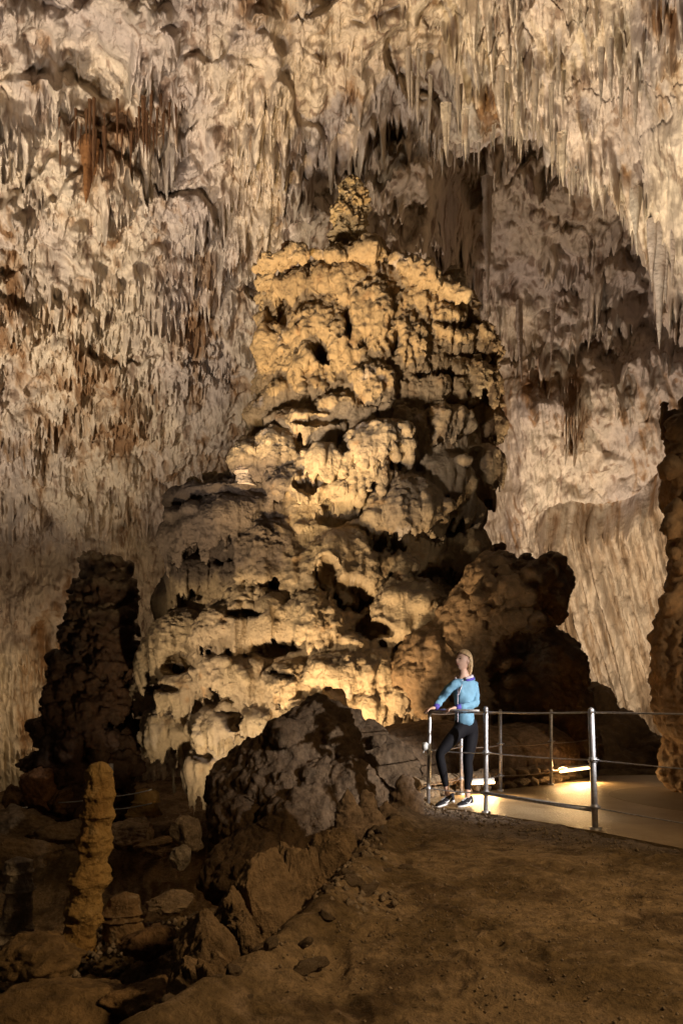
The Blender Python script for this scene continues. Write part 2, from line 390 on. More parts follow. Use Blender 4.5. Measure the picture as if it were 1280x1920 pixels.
# ---- nearer ceiling with the jagged arch lip
px = np.linspace(655, 1560, 540).astype(np.float32)
vv = np.linspace(0, 1, 420).astype(np.float32)
X, V = np.meshgrid(px, vv); sh = X.shape
lipn = np.interp(px, lipx, lipy)+7*fbm(np.stack([px/14, 0*px, 0*px], -1), 3)-6
Yp = (-420+(lipn[None, :]+420)*V)
a = (X-640)/F; t = (HY-Yp)/F
s0 = vault(a, t)
q = np.stack([a.ravel()*s0.ravel(), s0.ravel(), t.ravel()*s0.ravel()], -1)
big = fbm(q*0.16, 4).reshape(sh); mid = fbm(q*np.array([.7, .7, .45]), 4).reshape(sh)
s = s0*(1-.06*sm(X, 700, 1000)-.10*sm(X, 1150, 1300))+big*1.4+s0*.022*mid
s = s*(1+.10*(1-sm(X, 770, 875)))
roll = sm(V, .93, 1.0); s = s+roll**2*1.6                 # the lip rolls back
def cspec(x0, y0, R):
    k = R.random()
    if y0 > np.interp(x0, lipx, lipy)-8: return None
    if y0 < 150 and x0 < 760 and R.random() < .6: return None
    if k < .8: return R.uniform(2.2, 5), R.uniform(14, 46), R.uniform(.10, .28), R.uniform(-.05, .14)
    if k < .96: return R.uniform(4, 8), R.uniform(40, 100), R.uniform(.22, .45), R.uniform(-.03, .15)
    return R.uniform(7, 14), R.uniform(90, 190), R.uniform(.4, .7), R.uniform(0, .15)
pyr = np.linspace(-420, 900, 700).astype(np.float32)
Hm = drips_map(px, pyr, 14000, cspec, 5)
jj = np.clip(((Yp+420)/(1320)*699), 0, 698); j0 = jj.astype(int); fj = jj-j0; ii = np.arange(len(px))[None, :]+0*j0
H = Hm[j0, ii]*(1-fj)+Hm[j0+1, ii]*fj
patch = sm(fbm(np.stack([X.ravel()/150, Yp.ravel()/170, 0*X.ravel()+14], -1), 4).reshape(sh), -.15, .12)
H = H*(.2+.8*patch)
crack = np.abs(fbm(np.stack([X.ravel()/120+.3*mid.ravel(), Yp.ravel()/150, 0*X.ravel()+31], -1), 4).reshape(sh)); crk = (1-sm(crack, 0, .022))*sm(mid, -.1, .25); s = s+crk*.07*(1-roll)
pt = np.stack([a*s, s, t*s+ZC], -1)
nrm = np.stack([pt[..., 0]/23**2, pt[..., 1]/27**2, (pt[..., 2]+3)/21**2], -1); nrm /= np.linalg.norm(nrm, axis=-1)[..., None]
dirn = -nrm*.75; dirn[..., 2] -= .4
pt = pt+dirn*H[..., None]
v = pt.reshape(-1, 3); fine = fbm(v*1.5+5, 5); fine2 = billow(v*np.array([3.0, 3.0, 1.7]), 4)
v = v-(nrm.reshape(-1, 3))*(fine*.22+fine2*.18)[:, None]
c = wall_colour(v, X.ravel(), Yp.ravel(), H.ravel(), fine2, 0*X.ravel(), -.12)
c = mix(c, (.2, .13, .08), (crk.ravel()*.3))
# a second, inner skin closes the edge so that the ceiling has thickness
back = v.reshape(*sh, 3).copy(); back += nrm*1.2
nb = back[::6, ::6]; 
front_me = mesh_np('cave_ceiling', v, grid_faces(*sh)[:, ::-1], c, True, M_WALL)
ceil_o = link('cave_ceiling', front_me, kind='structure', label='pale dripstone ceiling that ends in a jagged arch lip')

# ------------------------------------------------------------------ stalactites hanging as things
def stalactite_mesh(length, r, seed, n=14, rows=40, col=(.60, .51, .42), fork=0):
    B = []; R = random.Random(seed)
    def one(ox, oy, L, r0, top):
        a = np.linspace(0, 2*math.pi, n, endpoint=False); V = []
        p1, p2 = R.uniform(0, 6), R.uniform(0, 6); bx, by = R.uniform(-.04, .04)*L, R.uniform(-.04, .04)*L
        for t in np.linspace(0, 1, rows):
            fl = 1+.16*np.sin(a*3+p1+t*2)+.10*np.sin(a*5+p2)
            rr = r0*((1-t)**.75*(1+.035*math.sin(t*L*19+p1)+.10*math.sin(t*9+p2)+.05*math.sin(t*L*7+p2*2))+.05*(1-t)+.01)*fl
            V.append(np.stack([ox+bx*t*t+rr*np.cos(a), oy+by*t*t+rr*np.sin(a), np.full(n, top-L*t)], -1))
        return np.array(V)
    vs = []; fs = []; nn = 0
    for k in range(1+fork):
        V = one(R.uniform(-.6, .6)*r*(k > 0)*2, R.uniform(-.3, .3)*r*(k > 0), length*(1 if k == 0 else R.uniform(.4, .8)), r*(1 if k == 0 else .7), 0)
        f = grid_faces(rows, n, True); vs.append(V.reshape(-1, 3)); fs.append(f+nn); nn += rows*n
    v = np.concatenate(vs).astype(np.float32); f = np.concatenate(fs)[:, ::-1]
    nz = fbm(v*6+seed, 3); v[:, 0] += nz*r*.12; v[:, 1] += nz*r*.1
    c = np.tile(np.array(col, np.float32), (len(v), 1)); c = mix(c, (col[0]*.55, col[1]*.42, col[2]*.35), sm(fbm(v*np.array([5, 5, 1.2])+seed, 3), .05, .5)*.7)
    return mesh_np('stalactite', v, f, c, True, M_FLOW)
def wall_s(pxx, pyy):
    aa = np.array([(pxx-640)/F]); tt = np.array([(HY-pyy)/F]); return float(vault(aa, tt)[0])
special = [  # px, top py, tip py, half width px, depth factor, colour, label
 (912, 355, 560, 10, 1.17, (.50, .43, .36), 'long grey stalactite column on the wall of the recess behind the arch', 0),
 (1236, 440, 655, 13, .885, (.54, .47, .41), 'largest pale grey stalactite cluster at the right end of the arch', 3),
 (1190, 380, 480, 9, .895, (.62, .55, .45), 'stout cream stalactite under the right shoulder of the arch lip', 1),
 (872, 235, 302, 6, .9, (.66, .57, .44), 'bright cream stalactite at the left corner of the arch lip', 1),
 (833, 225, 300, 7, .9, (.66, .57, .44), 'stubby pale stalactite just left of the arch lip corner', 2),
 (968, 225, 272, 7, .88, (.66, .57, .44), 'short pale stalactite over the middle of the arch', 0),
 (1053, 280, 352, 9, .88, (.66, .57, .44), 'pointed pale stalactite on the right curve of the arch', 1),
 (972, 585, 720, 7, 1.07, (.46, .38, .31), 'grey stalactite hanging beside the mound above the smooth wall', 0),
 (1035, 590, 690, 5, 1.07, (.46, .38, .31), 'thin grey stalactite hanging above the smooth right wall', 0),
 (1262, 380, 540, 8, .885, (.50, .42, .36), 'tall grey stalactite close to the right border', 1),
 (165, 290, 385, 14, .965, (.30, .14, .05), 'dark orange stalactite below the brown curtain at upper left', 1),
]
for (x, y0, y1, hw, df, col, lab, fk) in special:
    s_ = wall_s(x, y0)*df; top = P(x, y0, s_); L = (y1-y0)/F*s_; r = hw/F*s_
    me = stalactite_mesh(L+.3, r, int(x), col=col, fork=fk)
    link('stalactite', me, loc=top+Vector((0, 0, .3)), label=lab, category='stalactite', group='stalactites hanging from the cave ceiling')
protos = [stalactite_mesh(1.0, .085, 50+k, fork=k % 2, rows=24, n=10, col=(.62, .53, .42) if k < 5 else (.20, .10, .045)) for k in range(7)]
R = random.Random(11)
def fringe(n, fx, lab, ks=(0, 1, 2, 3, 4), sc=(.3, 1.1), thin=.55):
    for _ in range(n):
        x, y, df = fx(R)
        s_ = wall_s(x, y)*df
        o = link('stalactite', protos[R.choice(ks)], loc=P(x, y, s_)+Vector((0, 0, .12)), label=lab, category='stalactite', group='stalactites hanging from the cave ceiling')
        k = R.uniform(*sc); o.scale = (k*thin*R.uniform(.7, 1.3), k*thin*R.uniform(.7, 1.3), k); o.rotation_euler = (0, 0, R.uniform(0, 6.28))
def lipf(R):
    x = R.uniform(800, 1185); return x, float(np.interp(x, lipx, lipy))-R.uniform(4, 22), .93
fringe(60, lipf, 'small pale stalactite in the fringe along the arch lip', sc=(.25, .75))
fringe(20, lambda R: (R.uniform(760, 1240), R.uniform(80, 170), .90), 'thin pale stalactite in the band above the arch', sc=(.5, 1.3))
fringe(36, lambda R: (R.choice((R.gauss(190, 30), R.gauss(285, 22))), R.uniform(180, 262), .972), 'thin brown stalactite in the cluster under the upper left ledge', ks=(5, 6), sc=(.4, 1.3), thin=.42)

# ------------------------------------------------------------------ ground
rowx = np.array([-1.6, -.85, -.42, -.08, .16, .42, .86, 1.2]); rowy = np.array([.5, 1.8, 2.6, 3.5, 4.6, 6.0, 7.6, 9.])
def ground_z(x, y):
    x = np.asarray(x, dtype=np.float64); y = np.asarray(y, dtype=np.float64)
    xr = np.interp(y, rowy, rowx)
    d = xr-x                                      # >0: left of the kerb of rocks
    left = sm(d, -.05, .5)
    z = -.42*left-.13*np.clip(d-.4, 0, 3)*left
    pit = sm(d, .8, 2.2)*sm(y, 5.2, 6.6)
    z = z-1.1*pit*(1-.5*sm(y, 11, 14))
    z = z-.55*sm(y, 8.6, 9.6)*sm(-x, -1.2, .6)*(1-left*.5)
    z = z-.03*(1-left)*sm(-y, -7.0, -6.0)+.13*np.exp(-((d-.12)/.22)**2)*(y < 8)
    return z
yy = np.concatenate([np.linspace(.7, 9, 520), np.linspace(9.03, 32, 130)]); aa = np.linspace(-.95, .95, 620)
A, Yg = np.meshgrid(aa, yy); Xg = A*(Yg+.6); sh = Xg.shape
q = np.stack([Xg.ravel(), Yg.ravel(), 0*Xg.ravel()], -1)
z = ground_z(q[:, 0], q[:, 1])
dd = np.interp(q[:, 1], rowy, rowx)-q[:, 0]; leftm = sm(dd, .0, .5)
z = z+fbm(q*.9, 4)*(.07+.16*leftm)+(billow(q*np.array([2.2, 1.5, 1])+8, 3)-.2)*.05+fbm(q*5, 4)*(.018+.06*leftm)+(billow(q*3.3+4, 4)-.2)*(.02+.13*leftm)+fbm(q*22, 3)*(.005+.012*leftm)
Rf = np.random.default_rng(12)
for k in range(90):                                   # trodden hollows in the clay
    fx, fy = Rf.uniform(-.2, 3.0), Rf.uniform(2.2, 6.6); an_ = Rf.normal()*.5; fx_ = (q[:, 0]-fx)*math.cos(an_)+(q[:, 1]-fy)*math.sin(an_); fy_ = -(q[:, 0]-fx)*math.sin(an_)+(q[:, 1]-fy)*math.cos(an_)
    rr_ = np.hypot(fx_/.055, fy_/.14); z = z-.018*np.exp(-rr_**4)+.007*np.exp(-((rr_-1.25)/.25)**2)
# the bed of the walkway stays under the concrete
edge = np.array([(.9, 7.62), (1.5, 7.02), (2.24, 5.98), (2.66, 5.2), (3.4, 3.9), (4.2, 2.0)])
onpath = (q[:, 0] > np.interp(q[:, 1], edge[::-1, 1], edge[::-1, 0])+.02) & (q[:, 1] < 12)
z = np.where(onpath, np.minimum(z, -.05), z)
q[:, 2] = z
n1 = fbm(q*1.1+3, 4); n2 = fbm(q*7, 4)
c = np.tile(np.array([.30, .215, .125], np.float32), (len(q), 1)); c = mix(c, (.16, .11, .055), sm(n1, -.1, .2)); c = mix(c, (.08, .05, .025), sm(fbm(q*2.6+30, 4), .1, .35)*.7); c = mix(c, (.38, .28, .19), sm(n2, .1, .5)*.6)
ln = np.hypot(q[:, 0]-1.4, q[:, 1]-6.6)
c = mix(c, (.30, .25, .22), (1-sm(np.abs(q[:, 1]-6.4+.25*(q[:, 0]-1.5)*2.2), .2, .9))*.7*(1-leftm))  # greyer band by the railing: tint of the lamp light painted into the dirt
link('ground', mesh_np('ground', q, grid_faces(*sh), c, True, M_DIRT), kind='structure')

# walkway
def poly_sheet(name, pts, z, th, mat, parent=None, **tags):
    bm = bmesh.new(); vs = [bm.verts.new((x, y, z)) for x, y in pts]; f = bm.faces.new(vs); f.normal_update()
    if f.normal.z < 0: f.normal_flip()
    r = bmesh.ops.extrude_face_region(bm, geom=[f]); bmesh.ops.translate(bm, vec=(0, 0, -th), verts=[g for g in r['geom'] if isinstance(g, bmesh.types.BMVert)])
    bmesh.ops.recalc_face_normals(bm, faces=bm.faces)
    me = bpy.data.meshes.new(name); bm.to_mesh(me); bm.free(); me.materials.append(mat)
    return link(name, me, parent, **tags)
def concrete_mat(name, c1, c2, rough):
    m, nt, b = new_mat(name); N = nt.nodes; L = nt.links
    tc = N.new('ShaderNodeTexCoord'); n = N.new('ShaderNodeTexNoise'); n.inputs['Scale'].default_value = 2.2; n.inputs['Detail'].default_value = 9; n.inputs['Roughness'].default_value = .65
    n2 = N.new('ShaderNodeTexNoise'); n2.inputs['Scale'].default_value = 38; n2.inputs['Detail'].default_value = 6
    L.new(tc.outputs['Object'], n.inputs[0]); L.new(tc.outputs['Object'], n2.inputs[0])
    r = N.new('ShaderNodeValToRGB'); r.color_ramp.elements[0].position = .35; r.color_ramp.elements[1].position = .65
    r.color_ramp.elements[0].color = (*c1, 1); r.color_ramp.elements[1].color = (*c2, 1)
    L.new(n.outputs[0], r.inputs[0]); L.new(r.outputs[0], b.inputs['Base Color'])
    mr = N.new('ShaderNodeMapRange'); mr.inputs[3].default_value = rough-.1; mr.inputs[4].default_value = rough+.15; L.new(n.outputs[0], mr.inputs[0]); L.new(mr.outputs[0], b.inputs['Roughness'])
    bp = N.new('ShaderNodeBump'); bp.inputs['Strength'].default_value = .5; bp.inputs['Distance'].default_value = .03; L.new(n2.outputs[0], bp.inputs['Height']); L.new(bp.outputs[0], b.inputs['Normal'])
    return m
M_CONC = concrete_mat('damp_concrete', (.28, .195, .105), (.45, .345, .21), .42)
M_CONC2 = concrete_mat('old_concrete', (.25, .19, .12), (.33, .26, .17), .6)
path_pts = [(.86, 7.66), (1.15, 7.36), (1.5, 7.02), (1.9, 6.5), (2.24, 5.98), (2.66, 5.2), (3.4, 3.9), (4.2, 2.0), (9, 2.0), (12, 11.2), (4.9, 11.1), (4.1, 11.0), (3.0, 9.75), (2.05, 9.05), (1.2, 8.35), (.86, 8.0)]
poly_sheet('walkway', path_pts, 0, .06, M_CONC, kind='structure')
ov = []
for k in range(40):
    an = 2*math.pi*k/40; ov.append((4.55+1.25*math.cos(an)*(1+.05*math.sin(3*an)), 8.0+1.45*math.sin(an)))
poly_sheet('walkway_patch', ov, .005, .004, M_CONC2, kind='structure')

# ------------------------------------------------------------------ generic rocks
def colour_rock(v, base, dark, light, seed=0.0, nz=None):
    n1 = fbm(v*1.3+seed, 4); n2 = fbm(v*6+seed, 3)
    c = np.tile(np.array(base, np.float32), (len(v), 1)); c = mix(c, dark, sm(n1, -.1, .4)*.7); c = mix(c, light, sm(n2, .1, .5)*.5)
    return c
def rock_mesh(size, seed, angular=.6, sub=5, base=(.33, .24, .16), dark=(.2, .13, .07), light=(.42, .34, .25), mat=None, freq=1.0, amp=1.0):
    bm = bmesh.new(); bmesh.ops.create_icosphere(bm, subdivisions=sub, radius=1.0)
    v = np.array([x.co[:] for x in bm.verts], np.float32); f = np.array([[x.index for x in fc.verts] for fc in bm.faces], np.int32); bm.free()
    R = np.random.default_rng(seed)
    for k in range(int(14*angular)):
        n = R.normal(size=3); n /= np.linalg.norm(n); d = R.uniform(.55, .85); e = v@n-d
        v = v-np.clip(e, 0, None)[:, None]*n[None, :]*.92
    d = (fbm(v*1.1*freq+seed*3.1, 5)*.32+(billow(v*2.4*freq+seed, 4)-.25)*.28+fbm(v*9*freq+seed, 3)*.05)*amp
    v = v*(1+d[:, None]); v = v*np.array(size, np.float32)[None, :]
    me = bpy.data.meshes.new('rock'); me.from_pydata(v.tolist(), [], f.tolist()); me.polygons.foreach_set('use_smooth', [True]*len(f))
    c = colour_rock(v/max(size)*1.5, base, dark, light, seed)
    ca = me.color_attributes.new('col', 'FLOAT_COLOR', 'POINT'); cc = np.ones((len(v), 4), np.float32); cc[:, :3] = c; ca.data.foreach_set('color', cc.ravel())
    me.materials.append(mat or M_ROCK)
    return me
def fused_rock(B, voxel, base, dark, light, seed, amp=(.10, .05, .03), fr=(1.2, 4, 10), flute=0.0, mat=None, it=1):
    v, f = B.fuse(voxel); v = smooth_np(v, f, it)
    n = vnormals(v, f)
    d = fbm(v*fr[0]+seed, 3)*amp[0]+(billow(v*np.array([1, 1, 1.4])*fr[1]+seed, 3)-.2)*amp[1]*1.6+(billow(v*fr[2]+seed, 2)-.2)*amp[2]*1.6
    if flute: d = d+flute*pn(v*np.array([7, 7, .9])+seed)*(1-np.abs(n[:, 2]))**1.5
    v = v+n*d[:, None]
    c = colour_rock(v, base, dark, light, seed)
    return v, f, n, c

# ------------------------------------------------------------------ the great mound
YM = 15.0
lpy = np.array([470, 500, 560, 620, 660, 700, 760, 800, 850, 905, 918, 945, 1000, 1050, 1140, 1170, 1200, 1240, 1310, 1370, 1440, 1500, 1600, 1700.])
lpx = np.array([520, 502, 516, 510, 494, 470, 464, 474, 440, 424, 380, 330, 328, 318, 315, 290, 268, 262, 255, 268, 300, 345, 370, 380.])
rpy = np.array([470, 500, 540, 580, 600, 680, 740, 840, 900, 960, 1030, 1060, 1200, 1400, 1700.])
rpx = np.array([700, 790, 850, 915, 930, 936, 940, 926, 948, 940, 945, 935, 960, 990, 1000.])
def mound_sec(z):
    pyy = HY-(z-ZC)*F/YM
    l = (np.interp(pyy, lpy, lpx)-640)/F*YM; r = (np.interp(pyy, rpy, rpx)-640)/F*YM
    return (l+r)/2, (r-l)/2
B = Blobs()
zs = np.linspace(-2.6, ZC+(HY-472)/F*YM, 150); V = []
an = np.linspace(0, 2*math.pi, 120, endpoint=False)
def core(zq):
    cx, hw = mound_sec(zq); k = float(sm(np.array(6.2-zq), 0, 1.2)); hw = max(hw*(1-.10*k)-.15-.1*k, .2)
    return cx, hw, hw*.72+.1
for zq in zs:
    cx, hw, dz = core(zq)
    V.append(np.stack([cx+hw*np.cos(an), YM+dz*np.sin(an), np.full(120, zq)], -1))
B.rings(np.array(V))
def on_mound(x, y):
    """point of the mound's front that shows at photo pixel x, y"""
    best = None
    for Yt in np.linspace(9.5, 15, 110):
        p = P(x, y, Yt); cx, hw, dz = core(p.z)
        if ((p.x-cx)/hw)**2+((p.y-YM)/dz)**2 <= 1: return p
    return P(x, y, 14.8)
# px, py of the rim centre, half width px, cap height px, skirt px, [out]
DOMES = [
 (760, 985, 85, 95, 34), (640, 1085, 78, 95, 40), (862, 1055, 75, 75, 45), (830, 905, 60, 60, 40), (775, 1190, 98, 105, 30), (850, 960, 60, 42, 34),
 (430, 985, 115, 62, 60), (500, 1050, 60, 80, 60), (375, 1085, 62, 42, 50), (560, 925, 62, 48, 30), (640, 930, 48, 34, 30), (700, 845, 80, 50, 44), (585, 800, 95, 34, 40),
 (335, 1225, 78, 80, 55), (430, 1190, 70, 62, 50), (508, 1175, 44, 58, 34), (590, 1180, 62, 70, 40), (655, 1210, 50, 34, 34), (640, 1275, 75, 60, 30), (440, 1275, 80, 48, 44),
 (545, 1300, 62, 60, 30), (355, 1300, 62, 50, 40), (288, 1320, 46, 50, 40), (330, 1380, 66, 60, 44), (420, 1360, 60, 44, 44), (500, 1360, 56, 40, 30), (400, 1440, 56, 50, 60), (435, 1480, 40, 46, 60),
 (700, 1270, 62, 60, 30), (600, 1340, 80, 50, 30), (740, 1310, 70, 40, 30), (820, 1250, 90, 60, 30), (900, 1180, 70, 80, 40), (880, 1290, 70, 60, 30), (690, 1330, 60, 40, 30),
 (700, 720, 70, 44, 60), (600, 690, 62, 60, 56), (540, 740, 50, 44, 50), (520, 640, 36, 44, 40), (590, 610, 52, 50, 40), (700, 600, 58, 90, 60), (760, 640, 50, 60, 50), (830, 610, 66, 50, 40), (890, 640, 55, 44, 40),
 (870, 720, 76, 56, 40), (800, 740, 60, 44, 40), (900, 790, 50, 44, 40), (820, 800, 70, 44, 40), (760, 800, 56, 40, 40), (560, 540, 60, 50, 40), (650, 530, 70, 50, 40), (720, 520, 56, 50, 34), (790, 560, 62, 44, 34), (500, 780, 40, 40, 40),
 (640, 770, 60, 34, 44), (900, 880, 48, 44, 40), (480, 870, 46, 46, 34), (520, 860, 44, 60, 30), (740, 1060, 44, 34, 30), (690, 890, 56, 30, 50), (610, 870, 60, 34, 34), (885, 1120, 60, 50, 40), (570, 1090, 34, 60, 40),
 (520, 520, 34, 34, 30), (505, 490, 20, 22, 24), (850, 560, 40, 34, 30), (640, 640, 30, 60, 40), (675, 690, 30, 80, 40), (470, 1130, 46, 40, 34), (330, 1130, 40, 60, 34), (300, 1250, 40, 40, 34)]
for k, (x, y, hw, hh, sk) in enumerate(DOMES):
    p = on_mound(x, y); sc = p.y/F
    p = p+Vector((0, hw*sc*(.66 if y < 700 else .5 if y < 840 else .14), 0))
    B.dome(p, hw*sc*1.02, hh*sc, sk*sc, k, squash=.95, rz=random.Random(k).uniform(-.4, .4), tilt=random.Random(k+9).uniform(-.25, .25))
    Rk = random.Random(k+77)
    for j in range(int(hw/9) if y > 840 else int(hw/22)):                       # knobs on the cap
        u = Rk.uniform(-.8, .8); q_ = p+Vector((u*hw*sc, -hw*sc*.75*math.sqrt(1-u*u)*Rk.uniform(.5, 1.05), hh*sc*Rk.uniform(-.05, .65)*math.sqrt(1-u*u)))
        rr = Rk.uniform(.08, .2)*hw*sc*1.3; B.ell(q_, (rr*1.2, rr, rr*.8), 9, 14)
    for j in range(int(hw/7)):                       # drips below the rim
        u = Rk.uniform(-.95, .95); q_ = p+Vector((u*hw*sc, -hw*sc*.85*math.sqrt(1-u*u)*Rk.uniform(.75, 1.02), Rk.uniform(-.02, .06)))
        B.spike(q_, sk*sc*Rk.uniform(.5, 1.5), Rk.uniform(.035, .085))
R = random.Random(5)
for k in range(130):                                  # lesser domes and pillars all over
    y = R.uniform(480, 1480); lx = np.interp(y, lpy, lpx); rx = np.interp(y, rpy, rpx); x = R.uniform(lx+8, rx-8)
    p = on_mound(x, y); hw = R.uniform(.10, .36)*(1 if y > 800 else .7)
    if R.random() < .65: B.dome(p+Vector((0, hw*.4, 0)), hw, hw*R.uniform(.5, 1.0), hw*R.uniform(.3, 1.0), 500+k, squash=.9, nc=30, tilt=R.uniform(-.3, .3))
    else: B.spike(p+Vector((0, .02, .2)), R.uniform(.3, 1.0), R.uniform(.05, .13))
for k in range(80):                                  # fluted pillars in the upper face
    y = R.uniform(540, 860); x = R.uniform(np.interp(y, lpy, lpx)+10, np.interp(y, rpy, rpx)-10); p = on_mound(x, y)
    B.spike(p+Vector((0, .0, .15)), R.uniform(.3, .9), R.uniform(.05, .12))
for k in range(60):                                   # knobs round the crest and the left shoulder
    x = R.uniform(495, 905); y = float(np.interp(x, [495, 570, 690, 740, 800, 840, 900, 935], [482, 468, 466, 476, 508, 536, 566, 596]))
    p = P(x, y+R.uniform(0, 12), R.uniform(12.9, 13.5)); rr = R.uniform(.06, .2); B.ell(p, (rr*1.3, rr, rr), 9, 14)
for x, y, rr in [(362, 903, .13), (385, 892, .10), (400, 898, .18), (500, 488, .2), (498, 515, .16), (495, 600, .13), (712, 456, .15), (590, 462, .32), (535, 470, .13), (880, 552, .22), (843, 545, .2), (545, 835, .2)]:
    B.ell(P(x, y, 14.2), (rr, rr, rr*.9), 12, 18)
# left ledge with the flat shelf
B.ell(P(430, 945, 13.9), (1.35, 1.2, .28), 16, 30, tilt=-.05)
v, f = B.fuse(.036); v = smooth_np(v, f, 1, .4)
cpx = v[:, 0]*F/13.2+640                                # flat summit behind a sloping rim
zmx = ZC+(HY-np.interp(cpx, [460, 495, 570, 690, 740, 800, 840, 900, 935, 960], [500, 486, 474, 472, 480, 510, 538, 570, 600, 640]))*13.2/F
ov_ = v[:, 2]-zmx; v[:, 2] = np.where(ov_ > 0, zmx+ov_*.35, v[:, 2])
ppx = v[:, 0]*F/v[:, 1]+640; ppy = HY-(v[:, 2]-ZC)*F/v[:, 1]
wob = fbm(v*2.2, 3)
for (cx_, cy_, rx_, ry_, dp_) in [(705, 1015, 16, 18, .6), (740, 1020, 13, 22, .6), (612, 1075, 24, 34, .8), (655, 1112, 40, 32, .9), (695, 1180, 38, 18, .7), (515, 1215, 46, 18, .7), (500, 1098, 20, 8, .4), (400, 1310, 15, 20, .5), (432, 1345, 24, 20, .6),
   (605, 655, 20, 24, .7), (652, 605, 11, 44, .6), (686, 640, 8, 26, .4), (745, 640, 12, 30, .5), (470, 800, 34, 16, .5), (600, 788, 60, 7, .25), (865, 605, 42, 12, .5), (805, 1275, 30, 34, .6), (640, 962, 50, 22, .5), (575, 905, 26, 14, .4), (455, 1147, 34, 12, .5),
   (700, 757, 30, 7, .2), (880, 664, 50, 7, .25), (870, 760, 30, 8, .25), (760, 872, 36, 12, .35), (840, 990, 40, 14, .5), (800, 1075, 34, 9, .35), (880, 1090, 40, 14, .5), (330, 1245, 30, 22, .4), (420, 1052, 20, 12, .3), (300, 1290, 30, 8, .4), (380, 1420, 20, 12, .4), (520, 1262, 24, 8, .3), (640, 830, 12, 20, .3), (560, 600, 8, 16, .25), (575, 700, 14, 30, .2), (820, 700, 50, 8, .3)]:
    q_ = np.hypot((ppx-cx_+18*wob)/rx_, (ppy-cy_+14*wob)/ry_); v[:, 1] += dp_*(1-sm(q_, .75, 1.1))*(v[:, 1] < 14.6)
n = vnormals(v, f)
steep = 1-np.abs(n[:, 2]); up = np.clip(n[:, 2], 0, 1)
rugged = .15+.85*sm(fbm(v*.6+3, 2), -.12, .2)
hi = sm(v[:, 2], 5.8, 7.4)
d = ((billow(v*np.array([6, 6, 2.4])+21, 3)-.2)*.17+(billow(v*np.array([7, 7, 13.])+5, 3)-.2)*.10)*hi+fbm(v*1.1, 3)*.13+(billow(v*np.array([3.0, 3.0, 5.0]), 3)-.2)*.11*rugged+(billow(v*np.array([8, 8, 15.])+3, 3)-.2)*.11*rugged
d = d+(.07*pn(v*np.array([6, 6, .8]))+.05*pn(v*np.array([13, 13, 1.6])))*steep**1.5
v = v+n*d[:, None]
n = vnormals(v, f)
zz = v[:, 2]; nb_ = fbm(v*.6+7, 4); n3 = fbm(v*3+1, 3)
c = np.tile(np.array([.43, .335, .215], np.float32), (len(v), 1))
c = mix(c, (.30, .235, .17), sm(nb_, .0, .4)*.6)
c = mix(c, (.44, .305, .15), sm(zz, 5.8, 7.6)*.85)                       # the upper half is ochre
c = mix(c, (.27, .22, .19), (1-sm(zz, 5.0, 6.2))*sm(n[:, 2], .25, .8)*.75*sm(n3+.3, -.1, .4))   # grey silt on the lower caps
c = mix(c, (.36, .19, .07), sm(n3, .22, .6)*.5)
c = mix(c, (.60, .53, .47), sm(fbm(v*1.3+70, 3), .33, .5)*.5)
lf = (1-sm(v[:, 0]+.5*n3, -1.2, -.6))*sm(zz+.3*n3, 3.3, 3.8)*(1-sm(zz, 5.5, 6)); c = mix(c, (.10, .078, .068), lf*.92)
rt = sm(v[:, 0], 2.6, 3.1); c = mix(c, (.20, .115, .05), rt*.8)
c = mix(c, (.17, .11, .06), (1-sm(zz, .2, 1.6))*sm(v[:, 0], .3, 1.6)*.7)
mound = empty('flowstone_mound', (0, YM, -1.2), 'huge tiered tan flowstone mound rising behind the visitor in the middle of the hall', 'rock formation')
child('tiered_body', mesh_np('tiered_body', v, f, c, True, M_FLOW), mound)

def stalagmite(px_, top, base, hw, Y, seed, lean=0, knob=.25, rings=8, rows=170, nc=96, base_c=(.45, .34, .2), dark=(.3, .19, .09), light=(.55, .46, .34), mat=None, prof=None, disp=.12):
    """lumpy stalagmite standing from photo row base to row top at distance Y (world space mesh)"""
    p0 = P(px_, base, Y); p1 = P(px_+lean, top, Y); Hh = p1.z-p0.z; r = hw/F*Y
    tt = np.linspace(0, 1, rows)[:, None]; an = np.linspace(0, 2*math.pi, nc, endpoint=False)[None, :]
    R = np.random.default_rng(seed)
    pr = np.interp(tt[:, 0], *(prof or ([0, .15, .5, .8, .93, 1], [1.35, 1.15, .98, .9, .7, .05])))[:, None]
    edges = np.sort(R.uniform(0.02, .97, rings)); saw = np.zeros_like(tt)
    for e in edges: saw = saw+.14*R.uniform(.4, 1.3)*np.exp(-((tt-e)/.028)**2)*(1)+.10*R.uniform(.2, 1)*sm(tt, e-.01, e)*(1-sm(tt, e, e+.10))
    x = np.cos(an)+0*tt; y = np.sin(an)+0*tt
    rr = r*pr*(1+saw)
    q = np.stack([(x*1.0).ravel(), (y*1.0).ravel(), (tt*Hh/r+0*an).ravel()], -1)
    dd = (fbm(q*.8+seed, 3)*knob*1.3+(billow(q*1.5+seed, 3)-.2)*knob+(billow(q*4+seed, 2)-.2)*disp).reshape(x.shape)
    rr = rr*(1+dd)
    sway = .12*r*np.sin(tt*6+seed)
    V = np.stack([p0.x+(p1.x-p0.x)*tt+rr*x+sway, Y+rr*y*.95+0*tt, p0.z+Hh*tt+0*an+.02*r*dd], -1)
    B_ = Blobs(); B_.rings(V)
    vq = np.concatenate(B_.v); fq = np.concatenate(B_.f)
    cc = colour_rock(vq*2, base_c, dark, light, seed)
    me = mesh_np('stalagmite', vq, fq[:, :], cc, True, mat or M_FLOW); 
    return me
